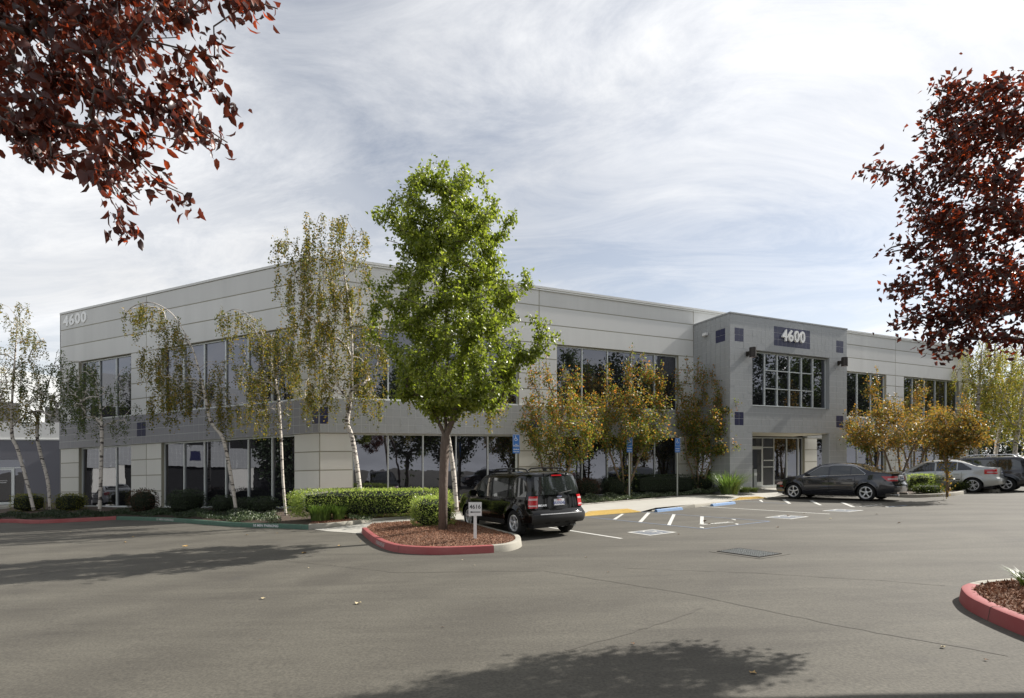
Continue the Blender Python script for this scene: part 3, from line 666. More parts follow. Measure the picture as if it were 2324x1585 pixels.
bkt = MB(); bkt.box(fL, -0.0, TL, -DEP, BN - 0.004, W1T + 0.003, W2B - 0.003).box(fR, 0.0, 19.62, -DEP, BN - 0.004, W1T + 0.003, W2B - 0.003).box(fR, 28.93, TR, -DEP, BN - 0.004, W1T + 0.003, W2B - 0.003)
tile_field(fL, 0.0, TL, W1T + 0.01, W2B - 0.01, BN, 0.325, 0.345, tilec2, [(10.3, 10.95, 2.12, 2.80), (-0.2, 0.33, 2.12, 2.80)])
tile_field(fR, 0.0, 19.55, W1T + 0.01, W2B - 0.01, BN, 0.325, 0.345, tilec, [(-0.1, 0.33, 2.12, 2.80), (9.5, 10.1, 2.12, 2.80)])
tile_field(fR, 29.0, TR, W1T + 0.01, W2B - 0.01, BN, 0.325, 0.345, tilec)
# entrance tower
fT = W(C2 + RD * 19.62, RD, NR)                  # same wall frame, t from the tower's left edge
PR, TW, TT, OH = 2.573, 9.31, 7.9, 1.83
OPl, OPr = 1.6, 7.75
def fS(t, n, h): return fT(-n, PR - t, h)          # left side face: t runs back from the front corner, n outward
WB, WT = 3.22, 6.15
bkt.box(fT, 0.012, TW - 0.012, -0.01, PR - 0.3, WT + 0.002, TT - 0.003)   # solid head behind tiles
tw = MB()
tw.box(fT, 0.012, TW - 0.012, PR - 0.31, PR - 0.004, WT + 0.003, TT - 0.002)     # front above window
tw.box(fT, 0.012, TW - 0.012, PR - 0.31, PR - 0.004, OH + 0.003, WB - 0.002)
for a, b in ((0.012, OPl - 0.002), (OPr + 0.002, TW - 0.012)): tw.box(fT, a, b, PR - 0.31, PR - 0.004, WB, WT)
tw.box(fT, 0.004, OPl - 0.002, PR - 1.33, PR - 0.004, BOT, OH)                   # left leg
tw.box(fT, OPr + 0.002, TW - 0.012, PR - 0.45, PR - 0.004, BOT, OH)              # right leg
tw.box(fT, 0.014, 0.3, 0.0, PR - 0.312, OH + 0.003, WT); tw.box(fT, TW - 0.3, TW - 0.014, 0.0, PR - 0.312, OH + 0.003, WT)
tw.box(fT, 0.302, TW - 0.302, 0.03, PR - 0.312, OH + 0.05, OH + 0.1)
tw.build('tower_core', grout, OFF)
bkt.build('tile_backing', grout, OFF)
holes = [(OPl, OPr, BOT - 1, OH), (OPl, OPr, WB, WT)]
sq = [(0.31, 0.97, 6.60, 7.27), (0.31, 0.97, 2.19, 2.86), (TW - 0.97, TW - 0.31, 6.60, 7.27), (TW - 0.97, TW - 0.31, 2.19, 2.86), (3.36, 5.95, 6.60, 7.60)]
TH_ = (TT - OH) / 18
for a, b, c, d in ((0, TW, WT, TT), (0, OPl, WB, WT), (OPr, TW, WB, WT), (0, TW, OH, WB), (0, OPl, BOT, OH), (OPr, TW, BOT, OH)):
    tile_field(fT, a, b, c, d, PR, 0.3215, 0.335, tilec, sq)
tile_field(fS, 0.0, PR, OH, TT, 0.0, 0.3215, 0.335, tilec, [(0.33, 0.95, 6.60, 7.27)])
tile_field(fS, 0.0, 1.33, BOT, OH, 0.0, 0.3215, 0.335, tilec)
fO1 = lambda t, n, h: fT(OPl + n, PR - 1.33 + t, h)   # inner cheeks
fO2 = lambda t, n, h: fT(OPr - n, PR - 1.33 + t, h)
MB().box(fT, OPl, OPl + 0.01, PR - 1.33, PR - 0.03, BOT, OH - 0.02).build('leg_cheek', tilec, OFF); MB().box(fT, OPr - 0.01, OPr, PR - 0.45, PR - 0.03, BOT, OH - 0.02).build('leg_cheek', tilec, OFF)
tile_q.sort(key=lambda q: (-q[9], -q[8] + (0 if q[0] in (fT,) else 0)))
rest = {}
for k, (f, a, b, n0, n1, c, d, mm, sz, bl) in enumerate(tile_q):
    g_ = 0.0065
    if k < 300: MB().box(f, a + g_, b - g_, n0, n1, c + g_, d - g_).build('accent_tile' if bl else 'wall_tile', mm, OFF)
    else:
        r = rest.setdefault(mm.name, (MB(), mm)); r[0].box(f, a + g_, b - g_, n0, n1, c + g_, d - g_)
for r, mm in rest.values(): r.build('tile_facing', mm, OFF)['kind'] = 'stuff'
MB().box(fT, -0.03, TW + 0.03, -0.2, PR + 0.03, TT, TT + 0.07).build('tower_cap', tilec, OFF)
MB().box(fT, OPl - 0.3, OPr + 0.3, 0.03, PR - 0.33, OH + 0.003, OH + 0.03).build('soffit', beige, OFF)
MB().box(fT, OPl + 0.001, OPr - 0.001, PR - 0.30, PR - 0.02, OH - 0.012, OH + 0.001).build('lintel', beige, OFF)
# tower window: narrow tall panes at the sides, a grid of small panes between
MB().box(fT, OPl, OPl + 0.004, PR - 0.3, PR, WB, WT).box(fT, OPr - 0.004, OPr, PR - 0.3, PR, WB, WT).box(fT, OPl, OPr, PR - 0.3, PR, WT - 0.004, WT).box(fT, OPl, OPr, PR - 0.3, PR + 0.03, WB - 0.012, WB + 0.004).build('window_reveal', tilec, OFF)
window(fT, OPl + 0.03, OPr - 0.03, WB + 0.02, WT - 0.02, [2.72, 3.69, 4.66, 5.63, 6.58], n=PR - 0.22, rows=[4.21, 5.19], rowspan=(1, 5), sill=False, mw=0.075)
# storefront in the recess
sf = window(fR, 23.62, 28.74, BASE + 0.1, W1T + 0.02, [24.17, 25.19, 26.16, 27.29, 28.34], name='storefront_window', n=-0.17, rows=[0.0, 1.18], rowspan=(2, 3), sill=False)
fr = sf
dr = bpy.data.objects.new('entrance_door', None); COL.objects.link(dr); dr.parent = OFF; dr.location = Vector(fR(24.2, -0.12, BASE + 0.1)) - OFF.location
b = MB(); n0, n1 = -0.165, -0.10; D0, D1, DB, DT = 24.21, 25.15, BASE + 0.11, 1.16
b.box(fR, D0, D0 + 0.09, n0, n1, DB, DT).box(fR, D1 - 0.09, D1, n0, n1, DB, DT).box(fR, D0 + 0.09, D1 - 0.09, n0, n1, DT - 0.1, DT).box(fR, D0 + 0.09, D1 - 0.09, n0, n1, DB, DB + 0.26)
b.build('door_frame', framem, dr)
MB().box(fR, D0 + 0.09, D1 - 0.09, -0.145, -0.13, DB + 0.26, DT - 0.1).build('pane', glassm, dr)
b = MB(); b.tube([fR(D0 + 0.05, -0.10, -0.25), fR(D0 + 0.05, -0.04, -0.25), fR(D0 + 0.05, -0.04, 0.1), fR(D0 + 0.05, -0.10, 0.1)], 0.014, 6); b.build('handle', steel, dr)
MB().box(fR, 24.17, 25.19, -0.165, -0.1, 1.165, 1.24).build('transom', framem, OFF)
MB().box(fR, 25.24, 26.12, -0.11, -0.07, 0.36, 0.42).build('push_bar', framem, OFF)
MB().box(fR, 23.62, 28.74, -DEP, 0.0, BOT, BASE + 0.1).build('threshold', copem, OFF)
# entrance paving slab under the tower
ep = [fT(-1.2, 0.0, 0), fT(TW + 1.0, 0.0, 0), fT(TW + 1.0, PR + 2.2, 0), fT(1.2, PR + 2.6, 0), fT(1.2, 0.1, 0)]
# masses behind: roof, inner walls, backs
fB = fR
back = MB()
Q = [Lend, C2, Rend, Rend - NR * 30, Lend + Vector((-2, 24, 0))]
Q = [Lend + (Vector((0, 0.28, 0))), C2 + Vector((0.0, 0.33, 0)), Rend - NR * 0.28, Rend - NR * 26, Lend + Vector((6, 26, 0))]
def lv(p, h): return Vector((p.x, p.y, BZ + h + KX * p.x))
V = [lv(p, BOT) for p in Q] + [lv(p, ROOF - 0.45) for p in Q]
mesh('roof', V[5:], [(0, 1, 2, 3, 4)], roofm, OFF)
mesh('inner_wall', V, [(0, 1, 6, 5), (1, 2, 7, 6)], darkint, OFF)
mesh('rear_wall', [lv(p, h) for h in (BOT, ROOF) for p in (Rend, Rend - NR * 26, Lend + Vector((6, 26, 0)), Lend)], [(0, 1, 5, 4), (1, 2, 6, 5), (2, 3, 7, 6)], wallc, OFF)
# numbers: raised letters and wall lights are things fixed to the wall
DG = thing('street_number', 'large raised white 4600 on the blue tiles of the entrance tower', 'number sign', fT(4.66, PR, 6.75))
V_, F_ = None, None
digs = '4600'; wd = 0.47
for i, c in enumerate(digs):
    put_text('digit', c, lambda a, b_, c_, i=i: fT(4.66 + (i - 1.5) * wd + a, PR + 0.07 + c_, 6.78 + b_), 0.62, digitm, DG, ext=0.045, bold=0.016, sx=0.95)
    MB().box(fT, 4.66 + (i - 1.5) * wd - 0.02, 4.66 + (i - 1.5) * wd + 0.02, PR + 0.002, PR + 0.03, 7.02, 7.06).build('standoff', steel, DG)
DL = thing('street_number', 'weathered white 4600 high on the left wing wall near its end', 'number sign', fL(16, 0, 8.2))
for i, c in enumerate(digs):
    put_text('digit', c, lambda a, b_, c_, i=i: fL(16.05 - (i - 1.5) * 0.50 - a, 0.02 + c_, 8.12 + b_), 0.53, digitm, DL, ext=0.012, bold=0.022, sx=1.22)
for s_, lab in ((0.93 + 0.28, 'dark bronze wall light left of the big tower window'), (8.55, 'dark bronze wall light right of the big tower window')):
    L = thing('wall_light', lab, 'wall light', fT(s_, PR, 5.9), 'wall lights on the entrance tower')
    MB().box(fT, s_ - 0.09, s_ + 0.09, PR + 0.002, PR + 0.05, 5.78, 6.02).build('back_plate', lodark, L)
    MB().box(fT, s_ - 0.07, s_ + 0.07, PR + 0.05, PR + 0.22, 5.84, 6.0).build('arm', lodark, L)
    c_ = fT(s_, PR + 0.36, 0); b = MB(); b.tube([Vector((c_.x, c_.y, c_.z + 5.66)), Vector((c_.x, c_.y, c_.z + 6.16))], 0.17, 20); b.build('shade', lodark, L, smooth=True, sharp=40)
    b = MB(); b.tube([Vector((c_.x, c_.y, c_.z + 5.655)), Vector((c_.x, c_.y, c_.z + 5.659))], 0.14, 20); b.build('lens', lampw, L)
# floodlight on the tower's left side
L = thing('flood_light', 'small pale floodlight high on the left side of the entrance tower', 'floodlight', fS(1.75, 0, 7.2))
MB().box(fS, 1.62, 1.85, 0.0, 0.06, 7.12, 7.26).build('base', beige, L); MB().box(fS, 1.45, 1.72, 0.06, 0.2, 7.1, 7.24).build('head', signw, L)
# door call post
pp_ = Vector(fR(22.6, 1.5, 0)); pp_.z = gz(pp_.x, pp_.y) + 0.13
bo = thing('call_post', 'slim grey steel call post with pale button plate by the entrance door', 'post', pp_)
fbp = frame(pp_, RD, NR, (0, 0, 1))
MB().box(fbp, -0.11, 0.11, -0.08, 0.08, 0, 1.22).build('post', steel, bo); MB().box(fbp, -0.105, 0.105, 0.081, 0.095, 0.86, 1.02).build('button_plate', signw, bo); MB().box(fbp, -0.12, 0.12, -0.09, 0.09, 1.221, 1.24).build('cap', lodark, bo)

# ------------------------------------------------------------------ annex at far left
AO = Vector((-30.1, 35.0, 0)) + RD * 3.0
fA = W(AO, RD, NR)
AN = thing('annex_building', 'low grey purple annex with glass door behind the birches at far left', 'building', fA(-4, 0, -1.3))
annexm = mat('annex_paint', (0.17, 0.17, 0.195), 0.85, noise=(0.7, 0.3, (0.145, 0.145, 0.165), (1, 1, 0.5)))
a0, a1, ab, at_ = -4.9, -3.0, -2.02, 0.0
d0, d1 = -5.55, -3.75
MB().box(fA, d1, 4.0, -0.3, 0, -2.0, 2.75).box(fA, -16, d0 - 0.02, -0.3, 0, -2.0, 2.75).box(fA, d0 - 0.02, d1, -0.3, 0, 1.55, 2.75).build('wall', annexm, AN)
MB().box(fA, -16, 4, -0.5, -0.02, 2.77, 3.9).build('upper_wall', wallc, AN); MB().box(fA, -16, 4, -0.05, 0.04, 2.752, 2.83).build('coping', copem, AN)
dd_ = bpy.data.objects.new('door', None); COL.objects.link(dd_); dd_.parent = AN; dd_.location = Vector(fA(d0, -0.2, -1.2)) - AN.location
b = MB(); e0, e1, eb, et = d0 + 0.12, d0 + 1.22, -1.28, 0.98
b.box(fA, e0, e0 + 0.1, -0.25, -0.16, eb, et).box(fA, e1 - 0.1, e1, -0.25, -0.16, eb, et).box(fA, e0 + 0.1, e1 - 0.1, -0.25, -0.16, et - 0.1, et).box(fA, e0 + 0.1, e1 - 0.1, -0.25, -0.16, eb, eb + 0.16).build('door_frame', framem, dd_)
MB().box(fA, e0 + 0.1, e1 - 0.1, -0.23, -0.2, eb + 0.16, et - 0.1).build('pane', glassm, dd_)
b = MB(); b.tube([fA(e0 + 0.05, -0.16, -0.4), fA(e0 + 0.05, -0.1, -0.4), fA(e0 + 0.05, -0.1, 0), fA(e0 + 0.05, -0.16, 0)], 0.015, 6); b.build('handle', steel, dd_)
put_text('lettering', 'ENTRANCE', lambda a, b_, c: fA((e0 + e1) / 2 + a, -0.195 + c, 0.18 + b_), 0.07, signw, dd_)
MB().box(fA, (e0 + e1) / 2 - 0.22, (e0 + e1) / 2 + 0.2, -0.198, -0.195, 0.085, 0.11).build('arrow_bar', signw, dd_)
MB().box(fA, d0 - 0.01, d1 - 0.01, -0.26, -0.22, 1.05, 1.54).box(fA, e1 + 0.05, d1 - 0.01, -0.26, -0.22, -1.28, 1.0).build('window', glassm, AN)
MB().box(fA, d0 - 0.01, d1 - 0.01, -0.26, -0.15, 0.99, 1.05).box(fA, e1 + 0.0, e1 + 0.05, -0.26, -0.15, -1.28, 0.99).build('door_surround', framem, AN)
MB().box(fA, d0 - 1.5, d1 + 2.2, 0.0, 3.0, -1.75, -1.30).build('door_step', conc, AN)
mesh('rear_wall', [fA(4, -0.3, -2), fA(4, -12, -2), fA(-16, -12, -2), fA(-16, -0.3, -2), fA(4, -0.3, 3.8), fA(4, -12, 3.8), fA(-16, -12, 3.8), fA(-16, -0.3, 3.8)], [(0, 1, 5, 4), (1, 2, 6, 5), (2, 3, 7, 6), (4, 5, 6, 7)], wallc, AN)
# neighbouring building to the left of the frame, mirrored in the left wing's glass
ND = Vector((0.10, 0.995, 0)); NN = Vector((0.995, -0.10, 0)); NO = Vector((-41, 0, 0)); fN = W(NO, ND, NN)
NB = thing('neighbour_building', 'pale tiled office building opposite, mirrored in the left wing windows', 'building', (-41, 10, 0))
MB().box(fN, -12, 50, -10, -0.25, -2.2, 8.5).build('wall', wallc, NB)
for t_ in (-6, 4, 14, 24, 34, 44):
    MB().box(fN, t_, t_ + 2.2, -0.25, 0.0, -2.2, 1.4).build('pier', pierc, NB)
MB().box(fN, -12, 50, -0.25, 0.05, 1.4, 8.5).build('upper_wall', tilec, NB)
for t_ in range(-8, 46, 5):
    MB().box(fN, t_ + 1.3, t_ + 4.3, 0.051, 0.06, 3.2, 6.0).build('window', darkint, NB)
for t_ in (-1, 9, 19, 29, 39): MB().box(fN, t_ - 0.4, t_ + 0.4, 0.051, 0.07, 1.9, 2.7).build('accent_tile', bluet, NB)
MB().box(fN, -12, 50, -0.3, -0.2, -2.2, 1.4).build('ground_floor_glass', darkint, NB)
gl = MB()
for k in range(0, 190): gl.box(fN, -12 + k * 0.325, -12 + k * 0.325 + 0.012, 0.05, 0.058, 1.4, 3.1)
for k in range(6): gl.box(fN, -12, 50, 0.05, 0.059, 1.4 + 0.34 * k, 1.412 + 0.34 * k)
gl.build('tile_joint', grout, NB)['kind'] = 'stuff'
# ------------------------------------------------------------------ vehicles
def interp(tab, smooth=True):
    xs = [a for a, _ in tab]; ys = [b for _, b in tab]; n = len(xs)
    if not smooth: return lambda x: float(np.interp(x, xs, ys))
    d = [(ys[i + 1] - ys[i]) / (xs[i + 1] - xs[i]) for i in range(n - 1)]
    m = [d[0]] + [0 if d[i - 1] * d[i] <= 0 else 2 * d[i - 1] * d[i] / (d[i - 1] + d[i]) for i in range(1, n - 1)] + [d[-1]]
    def f(x):
        if x <= xs[0]: return ys[0]
        if x >= xs[-1]: return ys[-1]
        i = next(j for j in range(n - 1) if x <= xs[j + 1]); h = xs[i + 1] - xs[i]; t = (x - xs[i]) / h
        return ys[i] * (1 + 2 * t) * (1 - t) ** 2 + h * m[i] * t * (1 - t) ** 2 + ys[i + 1] * t * t * (3 - 2 * t) - h * m[i + 1] * t * t * (1 - t)
    return f
class Car:
    NL, NU = 10, 12
    def __init__(s, top, belt, plan, rear, front, prof, tumble, ax, wr, sill, ends):
        s.top, s.belt, s.plan = interp(top), interp(belt), interp(plan)
        s.rear, s.front, s.prof = interp(rear), interp(front), interp(prof)
        s.tumble, s.ax, s.wr, s.sill, s.x0, s.x1 = tumble, ax, wr, sill, ends[0], ends[1]
    def zlow(s, x):
        z = s.sill
        for a in s.ax:
            r = s.wr + 0.055; d = abs(x - a)
            if d < r: z = max(z, s.wr - 0.0 + math.sqrt(r * r - d * d) - 0.01)
        return z
    def zlow2(s, x):
        z = s.zlow(x)
        if x < s.x0 + 0.5: z = max(z, s.sill + 0.12 * (1 - (x - s.x0) / 0.5) ** 1)
        return z
    def y(s, x, z):
        hw = s.plan(x); b = s.belt(x); yb = hw * s.prof(b)
        if z <= b:
            fl = 0.0
            for a in s.ax:                       # flared arch lip
                d = math.hypot(x - a, z - s.wr); fl = max(fl, 0.03 * math.exp(-((d - s.wr - 0.06) / 0.07) ** 2))
            return hw * s.prof(z) + fl * (1 if z < b - 0.05 else 0)
        H = s.top(x) - b
        if H <= 0.001: return yb
        q = (z - b) / H
        P = [(0, yb), (0.10, yb - s.tumble * 0.08 * H - 0.012), (0.82, yb - s.tumble * 0.82 * H - 0.012), (0.92, yb - s.tumble * 0.92 * H - 0.06 * min(1, H * 2)), (0.972, (yb - s.tumble * H) * 0.72), (1.0, 0)]
        for (a, ya), (c, yc) in zip(P[:-1], P[1:]):
            if q <= c: return ya + (yc - ya) * (q - a) / (c - a)
        return 0.0
    def warp(s, x, z):
        w = 0.55; X = x
        if x < s.x0 + w: X += (s.rear(z) - s.x0) * ((s.x0 + w - x) / w) ** 1.6
        if x > s.x1 - w: X += (s.front(z) - s.x1) * ((x - s.x1 + w) / w) ** 1.6
        return X
    def rows(s, x):
        zl, b, t = s.zlow2(x), s.belt(x), s.top(x); H = t - b
        R = [(zl + (b - zl) * k / s.NL) for k in range(s.NL + 1)]
        Q = [0.1, 0.28, 0.46, 0.64, 0.82, 0.87, 0.92, 0.972]
        R += [b + H * q for q in Q]
        P = [(s.y(x, z), z) for z in R]
        yl = P[-1][0]
        P += [(yl * 0.66, b + H * 0.988), (yl * 0.33, b + H * 0.997), (0.0, t)]
        return P
    def body(s, m, parent):
        xs = sorted(set([round(v, 3) for v in np.arange(s.x0, s.x1 + 0.001, 0.05)] + [s.x1] + [round(a + k * 0.02, 3) for a in s.ax for k in range(-22, 23)])); xs = [x for x in xs if s.x0 <= x <= s.x1]
        V, F = [], []; k = None
        def cap(x, sgn, endf):
            pass
        for x in xs:
            P = s.rows(x); k = len(P)
            V += [(s.warp(x, z), y, z) for y, z in P]
        n = len(xs)
        F += [(i * k + j, i * k + j + 1, (i + 1) * k + j + 1, (i + 1) * k + j) for i in range(n - 1) for j in range(k - 1)]
        C = 0.12; nc = 8
        for (i0, end, sg) in ((0, s.rear, -1), ((n - 1) * k, s.front, 1)):
            base = [V[i0 + j] for j in range(k)]; prev = [i0 + j for j in range(k)]
            for c in range(1, nc + 1):
                t = 1 - c / nc; cur = []
                for j in range(k):
                    X, Y, Z = base[j]; cur.append(len(V)); V.append((X + sg * C * (1 - t ** 3), Y * t, Z))
                for j in range(k - 1):
                    f = (prev[j], cur[j], cur[j + 1], prev[j + 1]); F.append(f if sg > 0 else f[::-1])
                prev = cur
        m0 = len(V); V += [(x, -y, z) for x, y, z in V]; F = [f[::-1] for f in F] + [tuple(i + m0 for i in f) for f in F]
        o = link('body', None, parent) if False else None
        me = bpy.data.meshes.new('body'); me.from_pydata(V, [], F); me.materials.append(m)
        bm = bmesh.new(); bm.from_mesh(me); bmesh.ops.remove_doubles(bm, verts=bm.verts, dist=0.0006); bmesh.ops.recalc_face_normals(bm, faces=bm.faces); bm.to_mesh(me); bm.free()
        me.polygons.foreach_set('use_smooth', [True] * len(me.polygons)); me.set_sharp_from_angle(angle=R_(38))
        return link('body', me, parent)
    def side(s, x, z, sg=1, off=0.0):
        return (s.warp(x, z), sg * (s.y(x, z) + off), z)
    def side_patch(s, name, m, parent, x0, x1, zlo, zhi, sg, off=0.004, nx=12, nz=4, thick=0.0):
        V, F = [], []
        for i in range(nx + 1):
            x = x0 + (x1 - x0) * i / nx; a, b = zlo(x), zhi(x)
            for j in range(nz + 1): V.append(s.side(x, a + (b - a) * j / nz, sg, off))
        F = [(i * (nz + 1) + j, (i + 1) * (nz + 1) + j, (i + 1) * (nz + 1) + j + 1, i * (nz + 1) + j + 1) for i in range(nx) for j in range(nz)]
        if sg > 0: F = [f[::-1] for f in F]
        return s.local(name, V, F, m, parent, True)
    def local(s, name, V, F, m, parent, smooth=False):
        me = bpy.data.meshes.new(name); me.from_pydata([tuple(v) for v in V], [], F); me.materials.append(m)
        if smooth: me.polygons.foreach_set('use_smooth', [True] * len(me.polygons)); me.set_sharp_from_angle(angle=R_(40))
        return link(name, me, parent)
    def end(s, u, z, off, rear=True):
        """point on the wrapped end: u 0 centre .. 1 corner, beyond 1 metres along the flank"""
        sg = 1 if u >= 0 else -1; u = abs(u); X0 = s.x0 if rear else s.x1; d = -1 if rear else 1
        if u <= 1:
            yj = s.y(X0, z); X = s.warp(X0, z) + d * 0.12 * (1 - u ** 3) + d * off * (1 if u < .9 else .6)
            return (X, sg * (u * yj + (off if u > 0.9 else 0) * .6), z)
        x = X0 - d * (u - 1); return (s.warp(x, z), sg * (s.y(x, z) + off), z)
    def end_patch(s, name, m, parent, ulo, uhi, z0, z1, off=0.006, nu=10, nz=4, rear=True, thick=0.02):
        V = []
        for o in (off, off - thick):
            for i in range(nu + 1):
                for j in range(nz + 1):
                    z = z0 + (z1 - z0) * j / nz; a = ulo(z) if callable(ulo) else ulo; b = uhi(z) if callable(uhi) else uhi
                    V.append(s.end(a + (b - a) * i / nu, z, o, rear))
        q = (nu + 1) * (nz + 1)
        F = [(i * (nz + 1) + j, (i + 1) * (nz + 1) + j, (i + 1) * (nz + 1) + j + 1, i * (nz + 1) + j + 1) for i in range(nu) for j in range(nz)]
        F += [tuple(v + q for v in f[::-1]) for f in F]
        ed = [i * (nz + 1) for i in range(nu + 1)] + [nu * (nz + 1) + j for j in range(1, nz + 1)] + [i * (nz + 1) + nz for i in range(nu - 1, -1, -1)] + [j for j in range(nz - 1, 0, -1)]
        F += [(ed[i], ed[(i + 1) % len(ed)], ed[(i + 1) % len(ed)] + q, ed[i] + q) for i in range(len(ed))]
        return s.local(name, V, F, m, parent, True)
def lathe(prof, n=36, axis_y=True):
    V = [(r * math.cos(2 * math.pi * k / n), y, r * math.sin(2 * math.pi * k / n)) for r, y in prof for k in range(n)]
    m = len(prof); F = [(i * n + k, i * n + (k + 1) % n, (i + 1) * n + (k + 1) % n, (i + 1) * n + k) for i in range(m - 1) for k in range(n)]
    return V, F
WHEELS = {}
def wheel(parent, x, y, r, rimr, w, sg, style):
    key = (r, rimr, w, style)
    if key not in WHEELS:
        tv, tf = lathe([(rimr, -w / 2 + .02), (rimr + .02, -w / 2), (r - .035, -w / 2 + .002), (r - .01, -w / 2 + .02), (r, -w / 2 + .05), (r, w / 2 - .05), (r - .01, w / 2 - .02), (r - .035, w / 2 - .002), (rimr + .02, w / 2), (rimr, w / 2 - .02)])
        t = bpy.data.meshes.new('tyre'); t.from_pydata(tv, [], tf); t.materials.append(rubber); t.polygons.foreach_set('use_smooth', [True] * len(tf)); t.set_sharp_from_angle(angle=R_(50))
        V, F = lathe([(rimr, -w / 2 + .0), (rimr + .004, w / 2 - .012), (rimr - .012, w / 2 - .008), (rimr - .03, w / 2 - .03), (rimr - .035, 0.0)])
        b = MB(); b.add(V, F)
        b2 = MB(); hv, hf = lathe([(0.0, w / 2 - .025), (0.03, w / 2 - .022), (0.062, w / 2 - .035), (0.07, w / 2 - .07)], 20); b.add(hv, hf)
        for k in range(5):
            a = 2 * math.pi * k / 5 + math.pi / 2
            def P(rr, ang, yy): return (rr * math.cos(a + ang), yy, rr * math.sin(a + ang))
            wd0, wd1 = (0.34, 0.17) if style == 'suv' else (0.42, 0.13)
            if style == 'thin': wd0, wd1 = 0.3, 0.07
            R0, R1 = 0.055, rimr - 0.02
            if style in ('thin',):
                for da in (-0.18, 0.18):
                    q = [P(R0, da - .2, w / 2 - .035), P(R1, da - .06, w / 2 - .025), P(R1, da + .06, w / 2 - .025), P(R0, da + .2, w / 2 - .035)]
                    b.add(q + [(x_, y_ - .03, z_) for x_, y_, z_ in q], BOXF)
            else:
                q = [P(R0, -wd0, w / 2 - .032), P(R1 * .55, -wd1 * 1.15, w / 2 - .022), P(R1, -wd1 * 1.15, w / 2 - .02), P(R1, wd1 * 1.15, w / 2 - .02), P(R1 * .55, wd1 * 1.15, w / 2 - .022), P(R0, wd0, w / 2 - .032)]
                n = len(q); b.add(q + [(x_, y_ - .035, z_) for x_, y_, z_ in q], [tuple(range(n))[::-1], tuple(range(n, 2 * n))] + [(i, (i + 1) % n, (i + 1) % n + n, i + n) for i in range(n)])
        rm = bpy.data.meshes.new('rim'); rm.from_pydata(b.V, [], b.F); rm.materials.append(alloy)
        d = bpy.data.meshes.new('brake_disc'); V, F = lathe([(0.0, 0.0), (rimr - .04, 0.0), (rimr - .04, -.02), (0, -.02)], 28); d.from_pydata(V, [], F); d.materials.append(trimb)
        WHEELS[key] = (t, rm, d)
    t, rm, d = WHEELS[key]
    e = bpy.data.objects.new('wheel', None); COL.objects.link(e); e.parent = parent; e.location = (x, y, r); e.scale = (1, 1, 1)
    if sg < 0: e.rotation_euler = (0, 0, math.pi)
    for nm, me in (('tyre', t), ('rim', rm), ('brake_disc', d)): link(nm, me, e)
    return e
def lbox(parent, name, m, a0, a1, b0, b1, c0, c1, bev=0.0):
    me = bpy.data.meshes.new(name); V = [(a, b, c) for a, b, c in ((a0, b0, c0), (a1, b0, c0), (a1, b1, c0), (a0, b1, c0), (a0, b0, c1), (a1, b0, c1), (a1, b1, c1), (a0, b1, c1))]
    me.from_pydata(V, [], BOXF); me.materials.append(m)
    if bev:
        bm = bmesh.new(); bm.from_mesh(me); bmesh.ops.bevel(bm, geom=bm.edges[:], offset=bev, segments=2, affect='EDGES'); bm.to_mesh(me); bm.free()
        me.polygons.foreach_set('use_smooth', [True] * len(me.polygons)); me.set_sharp_from_angle(angle=R_(50))
    return link(name, me, parent)
def ltube(parent, name, m, P, r, n=8):
    b = MB(); b.tube(P, r, n); me = bpy.data.meshes.new(name); me.from_pydata(b.V, [], b.F); me.materials.append(m); me.polygons.foreach_set('use_smooth', [True] * len(me.polygons)); me.set_sharp_from_angle(angle=R_(60))
    return link(name, me, parent)
def place_car(t, p, head):
    """p mid-wheelbase ground point, head: compass heading of the nose"""
    f = Vector((math.sin(head), math.cos(head), 0)); f.z = KX * f.x + AY * f.y; f.normalize()
    n = Vector((-KX, -AY, 1)).normalized(); l = n.cross(f)
    M_ = Matrix((( f.x, l.x, n.x, p[0]), (f.y, l.y, n.y, p[1]), (f.z, l.z, n.z, p[2]), (0, 0, 0, 1))); t.matrix_world = M_
def end_frame(c, z, off, rear=True):
    """local frame on the end face: a to the viewer's right when looking at it, b up, c outward"""
    d = -1 if rear else 1
    return lambda a, b, cc: Vector((c.end(0.0001 if a == 0 else (-a * d * -1) / max(.3, c.y(c.x0 if rear else c.x1, z + b)) * (1), z + b, off + cc, rear)))
def car_text(name, txt, c, parent, m, a0, z0, size, bold=0.0, off=0.02, sx=1.0, align='CENTER'):
    V, F = text_me(txt, size, 0.0, bold, align, 1.0, sx); P = []
    for x, y, z in V:
        yy = -(a0 + x); u = yy / c.y(c.x0, z0 + y); P.append(c.end(u, z0 + y, off))
    return c.local(name, P, F, m, parent)

